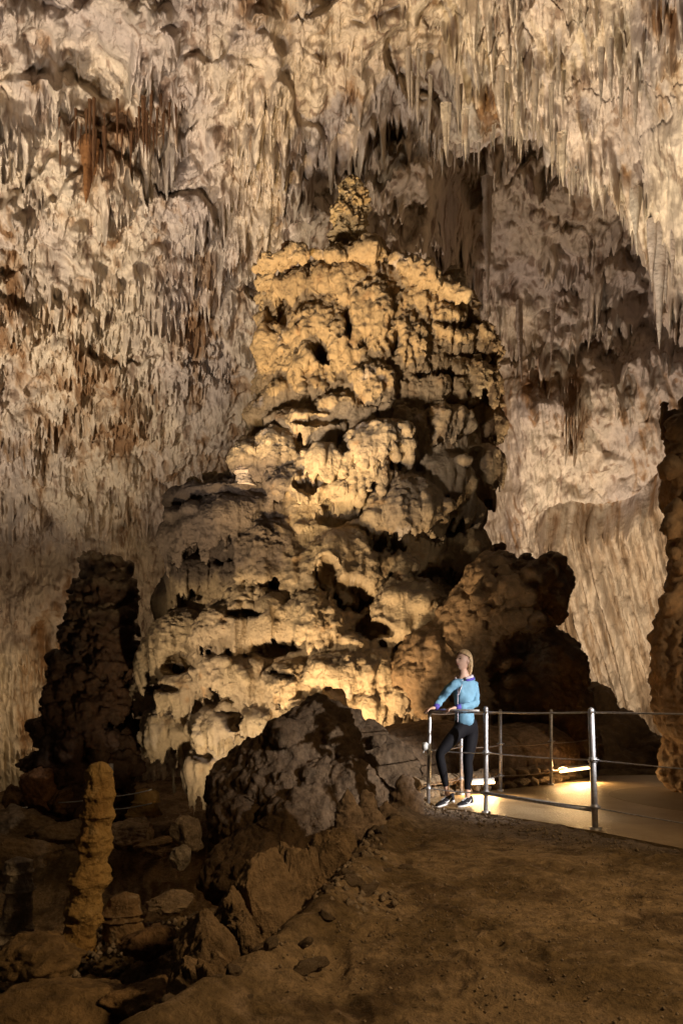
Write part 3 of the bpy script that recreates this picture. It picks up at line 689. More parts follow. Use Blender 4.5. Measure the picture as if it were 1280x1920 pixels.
child('summit_stalagmite', stalagmite(655, 334, 520, 29, 13.6, 3, knob=.62, rings=2, base_c=(.50, .36, .17), dark=(.38, .24, .10), prof=([0, .3, .45, .62, .8, .95, 1], [1.15, .95, 1.1, 1.0, .82, .6, .1]), disp=.5), mound)
child('side_stalagmite', stalagmite(852, 500, 575, 17, 13.7, 5, knob=.4, rings=4, base_c=(.55, .45, .32), disp=.3), mound)
child('side_stalagmite', stalagmite(880, 545, 590, 15, 13.7, 6, knob=.3, rings=3, base_c=(.35, .24, .12)), mound)
child('side_stalagmite', stalagmite(459, 838, 912, 15, 12.9, 8, knob=.2, rings=6, base_c=(.42, .35, .30), light=(.5, .43, .37), dark=(.3, .2, .15)), mound)
child('side_stalagmite', stalagmite(500, 824, 905, 27, 13.3, 9, knob=.25, rings=4, base_c=(.42, .26, .13), prof=([0, .3, .7, .9, 1], [.85, 1, 1.1, .8, .05])), mound)
child('side_stalagmite', stalagmite(713, 448, 480, 13, 14.0, 12, knob=.4, rings=2, base_c=(.3, .2, .1)), mound)
child('side_stalagmite', stalagmite(538, 452, 500, 10, 14.0, 14, knob=.3, rings=2, base_c=(.3, .16, .08)), mound)

# ------------------------------------------------------------------ boulder pile in front of the mound
BR = dict(base=(.16, .105, .06), dark=(.09, .056, .03), light=(.21, .15, .095))
B = Blobs()
for (x, y, Y, rx, ry, rz_) in [(600, 1400, 9.3, .60, .6, .62), (560, 1460, 9.2, .9, .7, .75), (490, 1450, 9.3, .55, .6, .5), (660, 1420, 9.4, .6, .6, .45), (700, 1450, 9.2, .65, .6, .45), (470, 1540, 9.0, .55, .6, .55),
      (620, 1540, 8.7, 1.0, .7, .7), (730, 1500, 9.0, .5, .6, .45), (590, 1345, 9.3, .22, .3, .28), (640, 1360, 9.4, .3, .3, .2), (540, 1480, 8.7, .4, .4, .35), (560, 1590, 8.6, 1.3, .8, .5), (440, 1480, 9.2, .35, .4, .45), (660, 1500, 8.5, .5, .4, .5), (590, 1470, 8.55, .35, .3, .3)]:
    B.ell(P(x, y, Y), (rx, ry, rz_), rz=x % 3*.3, tilt=(x % 5-2)*.12)
R = random.Random(3)
for k in range(24):
    x = R.uniform(440, 740); y = R.uniform(1370, 1580); rr = R.uniform(.06, .22); B.ell(P(x, y, 8.75+R.uniform(-.1, .3)), (rr*1.2, rr, rr*.9), 8, 12)
v, f, n, c = fused_rock(B, .026, seed=4.0, amp=(.14, .07, .06), fr=(1.3, 2.8, 7.5), flute=.05, **BR)
link('boulder', mesh_np('boulder', v, f, c, True, M_ROCK), label='large dark craggy boulder mound in front of the lit flowstone, left of the visitor', category='boulder')

# low smooth hump behind the railing and rock face beside the visitor
B = Blobs()
for (x, y, Y, rx, ry, rz_) in [(800, 1420, 10.6, 1.0, .7, .55), (730, 1440, 10.2, .7, .6, .5), (900, 1430, 10.6, 1.0, .7, .5), (980, 1420, 10.9, .9, .7, .55), (760, 1400, 10.8, .6, .5, .35), (870, 1390, 11.0, .7, .5, .3)]:
    B.ell(P(x, y, Y), (rx, ry, rz_))
v, f, n, c = fused_rock(B, .035, (.30, .20, .12), (.2, .12, .06), (.38, .28, .19), 9.0, amp=(.10, .04, .015), fr=(1.0, 3, 9))
link('rock_hump', mesh_np('rock_hump', v, f, c, True, M_ROCK), label='low smooth brown rock hump behind the railing and the visitor', category='rock')

# dark outcrop to the right of the mound
B = Blobs()
for (x, y, Y, rx, ry, rz_) in [(985, 1110, 11.6, .75, .8, .52), (930, 1095, 11.8, .6, .7, .5), (1020, 1090, 11.6, .42, .6, .35), (900, 1180, 12.0, .8, .6, .9), (1010, 1150, 11.6, .38, .5, .3), (960, 1160, 11.6, .5, .5, .3),
      (1030, 1260, 11.8, .62, .7, .75), (1000, 1330, 11.8, .85, .8, .8), (1050, 1340, 11.8, .55, .7, .6), (960, 1400, 11.7, 1.0, .8, .5), (1060, 1410, 11.8, .65, .7, .5), (950, 1240, 11.5, .22, .3, .16), (965, 1275, 11.4, .25, .3, .12), (870, 1330, 12.0, .6, .6, .9), (1000, 1195, 11.9, .3, .5, .4), (820, 1260, 12.2, .8, .6, .9)]:
    B.ell(P(x, y, Y), (rx, ry, rz_), tilt=(x % 5-2)*.1)
for k in range(90):
    x = R.uniform(890, 1060); y = R.uniform(1045, 1170); rr = R.uniform(.05, .16); B.ell(P(x, y, 11.0+R.uniform(-.1, .5)), (rr, rr, rr), 8, 12)
for k in range(24):
    B.spike(P(R.uniform(960, 1055), 1160, R.uniform(11.1, 11.8)), R.uniform(.1, .35), .05)
v, f, n, c = fused_rock(B, .032, (.21, .135, .07), (.08, .05, .025), (.32, .21, .12), 21.0, amp=(.14, .11, .04), fr=(1.2, 2.8, 8), flute=.04)
wst = np.exp(-(((v[:, 0]-P(1010, 0, 11.2).x)/.22)**2+((v[:, 2]-P(0, 1225, 11.2).z)/.35)**2)); c = mix(c, (.50, .47, .45), np.clip(wst*1.5*(.6+fbm(v*np.array([9, 9, 1.5]), 2)), 0, .9))
link('outcrop', mesh_np('outcrop', v, f, c, True, M_WET), label='dark overhanging rock outcrop with a white calcite streak, right of the visitor', category='rock')
# lower dark rocks at right behind the walkway
B = Blobs()
for (x, y, Y, rx, ry, rz_) in [(1120, 1330, 13.2, .35, .5, .5), (1150, 1380, 13.2, .6, .6, .55), (1200, 1420, 13.0, .6, .6, .45), (1105, 1410, 13.0, .6, .6, .6), (1250, 1430, 12.8, .6, .6, .4), (1160, 1440, 12.8, 1.0, .6, .4)]:
    B.ell(P(x, y, Y), (rx, ry, rz_))
v, f, n, c = fused_rock(B, .04, (.18, .11, .05), (.08, .045, .02), (.3, .19, .09), 31.0, amp=(.12, .08, .03))
link('dark_rock', mesh_np('dark_rock', v, f, c, True, M_WET), label='low black rock pile beyond the far railing post at the foot of the right wall', category='rock')
# right border column
B = Blobs()
for (x, y, Y, rx, ry, rz_) in [(1310, 1250, 8.6, .56, .6, 1.1), (1300, 1330, 8.6, .46, .5, .45), (1315, 1130, 8.7, .42, .5, .8), (1320, 990, 8.8, .42, .5, .8), (1285, 915, 8.8, .28, .4, .35), (1330, 850, 8.9, .5, .5, .8), (1300, 1070, 8.7, .28, .4, .35), (1320, 1420, 8.8, .5, .5, .6)]:
    B.ell(P(x, y, Y), (rx, ry, rz_))
for k in range(14): B.spike(P(R.uniform(1238, 1300), 745+R.uniform(0, 60), 8.6), R.uniform(.3, .8), R.uniform(.03, .07))
for k in range(50):
    x = R.uniform(1240, 1300); y = R.uniform(760, 1330); rr = R.uniform(.04, .12); B.ell(P(x+15, y, 8.35+R.uniform(0, .3)), (rr, rr, rr*1.4), 8, 12)
v, f, n, c = fused_rock(B, .026, (.40, .24, .11), (.22, .12, .05), (.46, .31, .17), 41.0, amp=(.10, .07, .03), fr=(1.4, 3.4, 9), flute=.04)
link('flowstone_column', mesh_np('flowstone_column', v, f, c, True, M_WET), label='bulging brown flowstone column cut off by the right border', category='rock formation')
# dark column on the left
B = Blobs(); R = random.Random(8)
prof = [(1052, 205, 26), (1100, 195, 48), (1140, 190, 55), (1180, 180, 72), (1230, 185, 68), (1290, 175, 80), (1340, 165, 90), (1400, 165, 90), (1460, 160, 105), (1540, 160, 120)]
for i_ in range(46):
    y = 1062+i_*10.5; cx = np.interp(y, [p_[0] for p_ in prof], [p_[1] for p_ in prof]); hw = np.interp(y, [p_[0] for p_ in prof], [p_[2] for p_ in prof])
    B.ell(P(cx, y, 15.2), (hw/F*15.2*.9, hw/F*15.2*.8, .2), 10, 20)
    for k in range(5):
        u = R.uniform(-1, 1); p = P(cx+u*hw, y+R.uniform(-8, 8), 15.2-.6*math.sqrt(1-u*u)*hw/60); rr = R.uniform(.08, .26)
        if R.random() < .5: B.dome(p, rr*1.3, rr, rr*.7, i_*7+k, nc=24)
        else: B.ell(p, (rr, rr, rr), 8, 12)
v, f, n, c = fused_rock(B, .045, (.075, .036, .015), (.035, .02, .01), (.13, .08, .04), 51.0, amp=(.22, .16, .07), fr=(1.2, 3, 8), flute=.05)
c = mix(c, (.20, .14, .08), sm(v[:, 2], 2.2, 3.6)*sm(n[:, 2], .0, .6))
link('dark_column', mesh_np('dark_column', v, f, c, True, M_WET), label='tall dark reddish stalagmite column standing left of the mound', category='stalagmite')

# ------------------------------------------------------------------ stalagmites of the foreground
AM = dict(base_c=(.42, .27, .10), dark=(.30, .17, .055), light=(.50, .36, .18))
me = stalagmite(150, 1428, 1790, 27, 4.8, 17, lean=42, knob=.3, rings=9, rows=240, prof=([0, .12, .3, .5, .7, .86, .95, .985, 1], [1.3, 1.12, 1.12, 1.0, .95, .9, .84, .62, .15]), disp=.08, **AM)
link('stalagmite', me, label='tall slender amber stalagmite standing alone at lower left', category='stalagmite')
me = stalagmite(28, 1606, 1780, 25, 5.2, 23, lean=8, knob=.2, rings=8, rows=150, base_c=(.34, .28, .22), dark=(.2, .15, .1), light=(.45, .38, .3), prof=([0, .2, .5, .8, .95, 1], [1.7, 1.2, .9, .85, .9, .1]), disp=.1)
link('stalagmite', me, label='short grey ringed stalagmite at the left border', category='stalagmite')
me = stalagmite(272, 1478, 1530, 24, 13.5, 29, knob=.2, rings=3, rows=60, **AM)
link('stalagmite', me, label='squat amber stalagmite stump far behind the tall slender one', category='stalagmite')
me = stalagmite(232, 1672, 1760, 34, 4.9, 33, knob=.25, rings=2, rows=60, base_c=(.2, .13, .07), prof=([0, .5, .9, 1], [1.2, 1, .7, .1]))
link('stalagmite', me, label='dark stubby stalagmite just right of the tall slender one', category='stalagmite')

# ------------------------------------------------------------------ kerb of upright rocks and loose blocks
KR = [ # px, top py, base py, half width px, Y, label
 (395, 1730, 1900, 62, 2.9, 'pointed pale brown rock leading the kerb of rocks beside the dirt path'),
 (500, 1600, 1800, 66, 3.6, 'largest rusty brown slab with a split face in the rock kerb'),
 (575, 1605, 1730, 42, 4.3, 'dark leaning rock behind the largest slab of the rock kerb'),
 (455, 1690, 1830, 40, 3.2, 'brown wedge rock between the pointed rock and the largest slab'),
 (640, 1535, 1665, 34, 5.2, 'narrow tooth shaped rock halfway along the rock kerb'),
 (655, 1478, 1610, 30, 6.0, 'ribbed grey brown rock with a rounded top beside the boulder mound'),
 (692, 1485, 1600, 34, 6.2, 'ribbed rock with two bumps, second from the pale rock at the visitor'),
 (728, 1500, 1590, 28, 6.4, 'low ribbed rock against the pale rock near the visitor'),
 (762, 1452, 1560, 34, 6.9, 'pale jagged rock at the end of the kerb nearest the visitor'),
 (420, 1800, 1960, 50, 2.6, 'broken brown rock at the bottom of the kerb with a lit crest'),
 (345, 1850, 1990, 50, 2.6, 'low dark rock at the very front of the rock kerb')]
KR += [(x_, a_, b_, h_, y_, 'angular brown rock wedged into the broken kerb ridge') for x_, a_, b_, h_, y_ in ((552, 1580, 1760, 56, 4.0), (440, 1650, 1820, 50, 3.35), (612, 1560, 1700, 40, 4.7), (372, 1775, 1930, 56, 2.8), (515, 1720, 1850, 44, 3.3), (470, 1610, 1760, 46, 3.9), (590, 1640, 1750, 34, 4.2))]
for k, (x, y0, y1, hw, Y, lab) in enumerate(KR):
    top = P(x, y0, Y).z; bot = P(x, y1, Y).z; h = (top-bot)/2+.06
    pale = k in (5, 6, 7, 8)
    r = hw/F*Y
    if k < 5 or k > 8:
        me = rock_mesh((r*1.5, r*1.05, (top-bot)*.74), 400+k, 2.0, 6, (.24, .165, .095), (.14, .09, .045), (.34, .25, .16), freq=1.2, amp=.75)
        o = link('kerb_rock', me, loc=P(x, (y0+y1)/2, Y)-Vector((0, 0, (top-bot)*.12)), label=lab, category='rock', group='upright rocks along the dirt path')
        o.rotation_euler = (-.1, (k % 3-1)*.3+.1, k*.7); continue
    B = Blobs(); RR = random.Random(k+5); p = P(x, y1, Y)
    for j in range(4):
        u = (j-1.5)/1.5; hh = (top-bot)*RR.uniform(.7, 1.0) if j != 1 else (top-bot)
        V = []
        for tq in np.linspace(0, 1, 9):
            m_ = 8; an = np.linspace(0, 2*math.pi, m_, endpoint=False)+RR.uniform(-.08, .08); rr = r*.62*(1.25-.75*tq**1.6)
            if tq == 1: rr *= .45
            V.append(np.stack([p.x+u*r*.55*(1-.3*tq)+rr*np.cos(an), p.y+RR.uniform(-.01, .01)+rr*.9*np.sin(an), np.full(m_, p.z-.15+(hh+.15)*tq)], -1))
        B.rings(np.array(V))
    if k >= 5 and k <= 8: kw = dict(base=(.36, .27, .20), dark=(.22, .15, .10), light=(.48, .39, .31))
    else: kw = dict(base=(.30, .185, .085), dark=(.16, .09, .035), light=(.38, .26, .14))
    vx = max(.009, Y*.0026)
    q5 = r/.2
    v, f, n, c = fused_rock(B, vx, seed=60.0+k*3, amp=(.07*q5, .03*q5, .03*q5), fr=(3.2/q5, 7/q5, 22/q5), flute=.02*q5, **kw)
    link('kerb_rock', mesh_np('kerb_rock', v, f, c, True, M_ROCK), label=lab, category='rock', group='upright rocks along the dirt path')
# bigger loose blocks
LB = [(350, 1560, 8.4, .26, .22, .26, 'tilted angular block below the bright foot of the mound', (.34, .26, .18)), (335, 1605, 8.0, .14, .14, .16, 'small pale block under the tilted angular block', (.4, .33, .25)),
 (60, 1800, 4.0, .35, .3, .16, 'flat brown rock at the left border in front of the short stalagmite', (.26, .17, .08)), (150, 1900, 3.0, .38, .3, .14, 'long low brown rock in the bottom left corner', (.26, .17, .08)), (270, 1880, 3.0, .2, .2, .1, 'rounded brown stone between the corner rock and the kerb', (.24, .15, .07)),
 (40, 1545, 13.0, .9, .6, .35, 'dark broken slab under the distant cable at left', (.2, .14, .08)), (130, 1560, 12.6, .7, .6, .3, 'dark broken slab behind the tall slender stalagmite', (.2, .14, .08)), (245, 1560, 12.5, .6, .5, .3, 'grey slab beside the distant railing post', (.3, .23, .16)), (300, 1590, 11.5, .5, .5, .2, 'flat brown slab below the distant railing', (.28, .19, .1)), (20, 1600, 11.0, .8, .5, .3, 'dark slab in the hollow at the left border', (.16, .11, .06)),
 (75, 1480, 14.0, .35, .4, .5, 'reddish boulder at the foot of the dark column', (.26, .13, .06)), (130, 1500, 14.0, .3, .4, .3, 'dark boulder against the foot of the dark column', (.16, .09, .04)), (30, 1500, 14.5, .3, .4, .35, 'brown boulder at the foot of the streaked curtain', (.22, .13, .06)),
 (320, 1690, 5.0, .22, .2, .08, 'pale flat stone right of the stubby stalagmite', (.30, .22, .14)), (290, 1760, 4.2, .22, .2, .12, 'dark rounded rock between stubby stalagmite and kerb', (.2, .12, .06))]
for k, (x, y, Y, rx, ry, rz_, lab, bc) in enumerate(LB):
    me = rock_mesh((rx, ry, rz_), 100+k, .9, 5, bc, tuple(q*.55 for q in bc), tuple(min(1, q*1.35) for q in bc), freq=1.2)
    o = link('loose_rock', me, loc=P(x, y, Y), label=lab, category='rock'); o.rotation_euler = (0, (k % 3-1)*.15, k*1.1)
# rubble
rub = [rock_mesh((1, .9, .7), 200+k, 1.0, 3, (.27, .20, .13), (.15, .1, .06), (.38, .30, .22)) for k in range(7)]
R = random.Random(21)
def put_rubble(n, box, size, lab, grp):
    for _ in range(n):
        x = R.uniform(box[0], box[1]); y = R.uniform(box[2], box[3])
        z_ = float(ground_z(x, y)); rr = size[0]*(size[1]/size[0])**(R.random()**2)
        o = link('stone', R.choice(rub), loc=(x, y, z_+rr*.2), label=lab, category='stone', group=grp)
        o.scale = (rr*R.uniform(.8, 1.4), rr, rr*R.uniform(.7, 1)); o.rotation_euler = (R.uniform(-.3, .3), R.uniform(-.3, .3), R.uniform(0, 6.28))
put_rubble(170, (-2.1, -.1, 5.3, 8.2), (.02, .13), 'small grey brown stone among the rubble at the foot of the boulder mound', 'rubble below the boulder mound')
put_rubble(60, (-1.9, -.9, 3.2, 5.2), (.015, .05), 'small stone scattered on the dark slope left of the rock kerb', 'stones on the left slope')
for _ in range(60):
    y = R.uniform(2.3, 6.6); x = float(np.interp(y, rowy, rowx))+R.gauss(-.05, .16); rr = R.uniform(.015, .07)
    o = link('stone', R.choice(rub), loc=(x, y, float(ground_z(x, y))+rr*.2), label='brown stone wedged between the upright rocks of the kerb', category='stone', group='stones along the rock kerb')
    o.scale = (rr*R.uniform(.8, 1.5), rr, rr*R.uniform(.7, 1.1)); o.rotation_euler = (R.uniform(-.4, .4), R.uniform(-.4, .4), R.uniform(0, 6.28))
# fine gravel, one object
gv = []; gf = []; nn = 0
ico = np.array([(1, 0, 0), (-1, 0, 0), (0, 1, 0), (0, -1, 0), (0, 0, 1), (0, 0, -1)], np.float32); icf = np.array([(0, 2, 4), (2, 1, 4), (1, 3, 4), (3, 0, 4), (2, 0, 5), (1, 2, 5), (3, 1, 5), (0, 3, 5)])
Rn = np.random.default_rng(4)
for k in range(5200):
    if k < 2600: x = Rn.uniform(-2.4, .3); y = Rn.uniform(3.5, 8.5); r = Rn.uniform(.005, .028)
    elif k < 3500:
        u = Rn.random(); ex = .9+u*1.9; y0_ = float(np.interp(ex, [.9, 1.5, 2.24, 2.66, 3.4], [7.5, 6.95, 5.9, 5.1, 3.8])); x = ex+Rn.normal()*.12-.12; y = y0_-abs(Rn.normal())*.35-.04; r = .0025+.013*Rn.random()**3
    else: x = Rn.uniform(-.3, 2.6); y = Rn.uniform(2.2, 6); r = Rn.uniform(.002, .008)
    z_ = float(ground_z(x, y)); j = ico*(r*(1+.4*Rn.random((6, 1))))
    gv.append(j+np.array([x, y, z_+r*.3+.01])); gf.append(icf+nn); nn += 6
gv = np.concatenate(gv); gf = np.concatenate(gf)
link('gravel', mesh_np('gravel', gv, gf, colour_rock(gv*3, (.32, .25, .18), (.2, .14, .08), (.5, .43, .36), 2), False, M_ROCK), kind='stuff', label='gravel and crumbs of stone on the dirt', category='gravel')

# stacked stone kerb at the back of the walkway
back = [(.80, 7.9), (1.15, 8.42), (1.5, 8.7), (2.05, 9.12), (3.0, 9.85), (3.6, 10.5), (4.1, 11.1)]
B2 = np.array(back); seg = np.concatenate([[0], np.cumsum(np.hypot(*np.diff(B2, axis=0).T))])
kp = empty('stone_kerb', (2.0, 9.2, 0), 'low kerb of stacked rough stones along the back edge of the walkway', 'kerb')
dist_ = 0; k = 0
while dist_ < seg[-1]-.1:
    wd = R.uniform(.16, .34); x = float(np.interp(dist_+wd/2, seg, B2[:, 0])); y = float(np.interp(dist_+wd/2, seg, B2[:, 1]))
    for lay in range(2):
        hh = R.uniform(.10, .13); me = rock_mesh((wd*.56, .13, hh*.72), 300+k, 1.0, 4, (.36, .26, .16), (.22, .15, .08), (.45, .35, .24), amp=.5)
        me.transform(Matrix.Rotation(math.atan2(*(np.array([float(np.interp(dist_+wd, seg, B2[:, 1])), float(np.interp(dist_+wd, seg, B2[:, 0]))])-np.array([float(np.interp(dist_, seg, B2[:, 1])), float(np.interp(dist_, seg, B2[:, 0]))]))), 4, 'Z'))
        me.transform(Matrix.Translation((x+.02*lay, y+.08+.04*lay, .04+lay*.15))); child('kerb_stone', me, kp); k += 1
    dist_ += wd*.95

# ------------------------------------------------------------------ railings
M_GALV = plain_mat('galvanised_steel', (.52, .52, .54), .42, .7, .25, 40, .15)
M_RUST = plain_mat('weathered_cable', (.30, .24, .19), .5, .8, .3, 60, .2)
M_GREY = plain_mat('grey_plastic', (.62, .63, .62), .5, 0, .05)
def tube(pts, r, n=10, caps=True, radii=None):
    bm = bmesh.new(); pts = [Vector(p) for p in pts]; prev = None; rings = []
    for i, p in enumerate(pts):
        d = (pts[min(i+1, len(pts)-1)]-pts[max(i-1, 0)]).normalized()
        ref = Vector((0, 0, 1)) if abs(d.z) < .9 else Vector((1, 0, 0))
        u = d.cross(ref).normalized(); w_ = d.cross(u).normalized(); rr = radii[i] if radii else r
        rings.append([bm.verts.new(p+(u*math.cos(2*math.pi*k/n)+w_*math.sin(2*math.pi*k/n))*rr) for k in range(n)])
    for a_, b_ in zip(rings, rings[1:]):
        for k in range(n): bm.faces.new((a_[k], a_[(k+1) % n], b_[(k+1) % n], b_[k]))
    if caps: bm.faces.new(rings[0][::-1]); bm.faces.new(rings[-1])
    bmesh.ops.recalc_face_normals(bm, faces=bm.faces)
    return bm
def bm_mesh(bm, name, mat, smooth=True):
    me = bpy.data.meshes.new(name); bm.to_mesh(me); bm.free(); me.materials.append(mat)
    if smooth: me.polygons.foreach_set('use_smooth', [True]*len(me.polygons))
    return me
def merge_bm(a_, b_):
    t_ = bpy.data.meshes.new('t'); b_.to_mesh(t_); b_.free(); a_.from_mesh(t_); bpy.data.meshes.remove(t_); return a_
def post(par, x, y, h, r=.024, lean=(0, 0), clamps=(.2, .62), z0=-.03):
    b = tube([(x, y, z0), (x+lean[0]*.5, y+lean[1]*.5, h*.5), (x+lean[0], y+lean[1], h-.02), (x+lean[0], y+lean[1], h)], r, 14, radii=[r, r, r, r*.8])
    b = merge_bm(b, tube([(x, y, z0), (x, y, .02)], r*2.0, 14))
    o = child('post', bm_mesh(b, 'post', M_GALV), par)
    for hc in clamps:
        u = hc/h; cx, cy = x+lean[0]*u, y+lean[1]*u
        bb = tube([(cx, cy, hc-.022), (cx, cy, hc+.022)], r*1.35, 14); bb = merge_bm(bb, tube([(cx-.05, cy-.01, hc), (cx+.05, cy-.01, hc)], .008, 8))
        child('clamp', bm_mesh(bb, 'clamp', M_GALV), o)
    cap = bmesh.new(); bmesh.ops.create_uvsphere(cap, u_segments=14, v_segments=8, radius=r*1.0); bmesh.ops.translate(cap, vec=(x+lean[0], y+lean[1], h), verts=cap.verts)
    child('post_cap', bm_mesh(cap, 'post_cap', M_GALV), o)
def cable(par, p, q, r=.0085, sag=.02, name='cable', mat=None):
    p = Vector(p); q = Vector(q); pts = []
    for k in range(13):
        u = k/12; a_ = p.lerp(q, u); a_.z -= sag*4*u*(1-u); pts.append(a_)
    child(name, bm_mesh(tube(pts, r, 8), name, mat or M_GALV), par)
fr = empty('railing', (1.5, 7.1, 0), 'grey steel cable railing along the front edge of the walkway, the visitor leans on it', 'railing')
FP = [(.96, 7.53, 1.05), (1.5, 7.1, 1.07), (2.24, 6.09, 1.07), (3.2, 4.25, 1.05)]
post(fr, .955, 7.53, 1.06, .021, (.018, 0)); post(fr, 1.5, 7.1, 1.075, .024, (.0, 0)); post(fr, 2.262, 6.09, 1.06, .027, (-.04, 0), z0=-.06); post(fr, 3.2, 4.25, 1.05, .025)
tops = [(.973, 7.53), (1.5, 7.1), (2.222, 6.09), (3.2, 4.25)]
for hgt, nm in ((1.045, 'top'), (.62, 'm'), (.20, 'l')):
    for (p, q) in zip(tops, tops[1:]):
        cable(fr, (p[0], p[1]-.01, hgt), (q[0], q[1]-.01, hgt), .0075 if nm == 'top' else .006, .012)
child('handrail', bm_mesh(tube([(.93, 7.52, 1.062), (1.18, 7.33, 1.062), (1.44, 7.13, 1.055)], .014, 10), 'handrail', M_GALV), fr)
child('lower_bar', bm_mesh(tube([(1.46, 7.12, .20), (2.24, 6.12, .17)], .020, 12), 'lower_bar', M_GALV), fr)
jb = bmesh.new(); bmesh.ops.create_cube(jb, size=1); bmesh.ops.scale(jb, vec=(.065, .04, .085), verts=jb.verts); bmesh.ops.bevel(jb, geom=jb.edges[:], offset=.008, segments=2, affect='EDGES'); bmesh.ops.translate(jb, vec=(.915, 7.50, .665), verts=jb.verts)
me = bm_mesh(jb, 'junction_box', M_GREY); o = child('junction_box', me, fr)
child('cable_loop', bm_mesh(tube([(.93+.03*math.cos(a_), 7.49, .60+.035*math.sin(a_)) for a_ in np.linspace(0, 6.3, 20)], .004, 6), 'cable_loop', M_GREY), fr)
bk = empty('railing', (2.9, 9.6, 0), 'rusty grey cable railing along the back edge of the walkway behind the visitor', 'railing')
BP = [(1.5, 8.56), (2.08, 8.95), (2.96, 9.65), (4.05, 10.96)]
for x, y in BP: post(bk, x, y, 1.05, .022, z0=-.02)
for hgt in (1.03, .60, .2):
    for p, q in zip(BP, BP[1:]): cable(bk, (p[0], p[1]-.01, hgt), (q[0], q[1]-.01, hgt), .009, .02, mat=M_RUST)
    cable(bk, (BP[0][0], BP[0][1], hgt), (.95, 7.9, hgt), .008, .02, mat=M_RUST)
far = empty('railing', P(210, 1525, 13.2), 'thin pale distant cable railing behind the tall slender stalagmite', 'railing')
post(far, P(208, 0, 13.2).x, 13.2, P(0, 1488, 13.2).z, .025, z0=P(0, 1535, 13.2).z, clamps=())
pz = lambda x, y: P(x, y, 13.2)
cable(far, pz(208, 1494), pz(285, 1480), .012, .02); cable(far, pz(208, 1518), pz(285, 1506), .012, .02)
cable(far, pz(208, 1494), pz(110, 1505), .012, .02)
far2 = P(18, 1517, 13.2); cable(far, far2, pz(52, 1514), .015, .0)

# ------------------------------------------------------------------ lit strip lamps at the back of the walkway
M_GLOW = plain_mat('lit_tube', (.9, .8, .6), .5, 0, 0, emit=(1.0, .62, .26), es=9, bump=0)
def strip(p, q, label, power):
    p = Vector(p); q = Vector(q); mid_ = (p+q)/2
    e = empty('strip_light', mid_, label, 'lamp', 'strip lights at the foot of the back railing')
    child('tube', bm_mesh(tube([p, q], .017, 12), 'tube', M_GLOW), e)
    up_ = Vector((0, .03, .034)); child('housing', bm_mesh(tube([p+up_, q+up_], .022, 8), 'housing', M_GREY), e)
    d = bpy.data.lights.new('strip_light_lamp', 'AREA'); d.shape = 'RECTANGLE'; d.size = (q-p).length; d.size_y = .05; d.energy = power; d.color = (1.0, .60, .24)
    o = bpy.data.objects.new('strip_light_lamp', d); COL.objects.link(o); o.location = mid_+Vector((0, -.05, -.02))
    dirv = Vector((.1, -.75, -.75)); xa = (q-p).normalized(); z_ = -dirv.normalized(); y_ = z_.cross(xa).normalized(); xa = y_.cross(z_)
    o.rotation_euler = Matrix((xa, y_, z_)).transposed().to_euler()
strip(P(880, 1469, 8.5), P(926, 1467, 8.62), 'glowing strip light low on the kerb right of the visitor\'s legs', 14)
strip(P(1050, 1447, 9.72), P(1103, 1440, 10.2), 'glowing strip light low on the kerb beside the tall front post', 22)

# ------------------------------------------------------------------ the visitor
M_SKIN = plain_mat('skin', (.62, .40, .30), .5, 0, .05, 40, .03)
M_HAIR = plain_mat('blonde_hair', (.60, .42, .23), .45, 0, .35, 60, .3)
M_JACK = plain_mat('blue_jacket', (.155, .33, .48), .75, 0, .08, 25, .25)
M_PURP = plain_mat('violet_trim', (.09, .07, .42), .7, 0, .05)
M_LILAC = plain_mat('lilac_top', (.60, .55, .62), .8, 0, .05)
M_LEG = plain_mat('black_leggings', (.009, .009, .012), .75, 0, .1, 40, .05, spec=.15)
M_SHOE = plain_mat('black_shoe', (.012, .012, .018), .6, 0, .1)
M_SOLE = plain_mat('white_sole', (.80, .80, .82), .6, 0, .03)
M_EYE = plain_mat('eye_dark', (.04, .025, .02), .3, 0, 0, bump=0)
M_LIP = plain_mat('lips', (.50, .20, .16), .5, 0, 0, bump=0)
def skin(name, verts, edges, radii, mat, root=0, sub=2, crease=0.0):
    me = bpy.data.meshes.new(name); me.from_pydata([tuple(v_) for v_ in verts], edges, [])
    o = bpy.data.objects.new(name, me); COL.objects.link(o)
    m = o.modifiers.new('s', 'SKIN'); m.use_smooth_shade = True
    for i_, r_ in enumerate(radii):
        sv = me.skin_vertices[0].data[i_]; sv.radius = (r_, r_) if not isinstance(r_, tuple) else r_; sv.use_root = (i_ == root)
    s_ = o.modifiers.new('u', 'SUBSURF'); s_.levels = sub; s_.render_levels = sub
    dg = bpy.context.evaluated_depsgraph_get(); r = bpy.data.meshes.new_from_object(o.evaluated_get(dg))
    bpy.data.objects.remove(o); r.materials.clear(); r.materials.append(mat); r.name = name
    r.polygons.foreach_set('use_smooth', [True]*len(r.polygons)); return r
def crinkle(me, amp, fr, stretch=(1, 1, 1)):
    n_ = len(me.vertices); v_ = np.empty(n_*3, np.float32); me.vertices.foreach_get('co', v_); v_ = v_.reshape(-1, 3)
    nn_ = np.array([x.normal[:] for x in me.vertices], np.float32)
    v_ = v_+nn_*(amp*(pn(v_*fr*np.array(stretch))+.5*pn(v_*fr*2.1)))[:, None]; me.vertices.foreach_set('co', v_.ravel()); me.update()
    return me
W = empty('person', (1.36, 7.5, 0), 'woman in a blue jacket and black leggings leaning on the front railing', 'person')
Yw = 7.50
pel = P(872, 1362, Yw); 
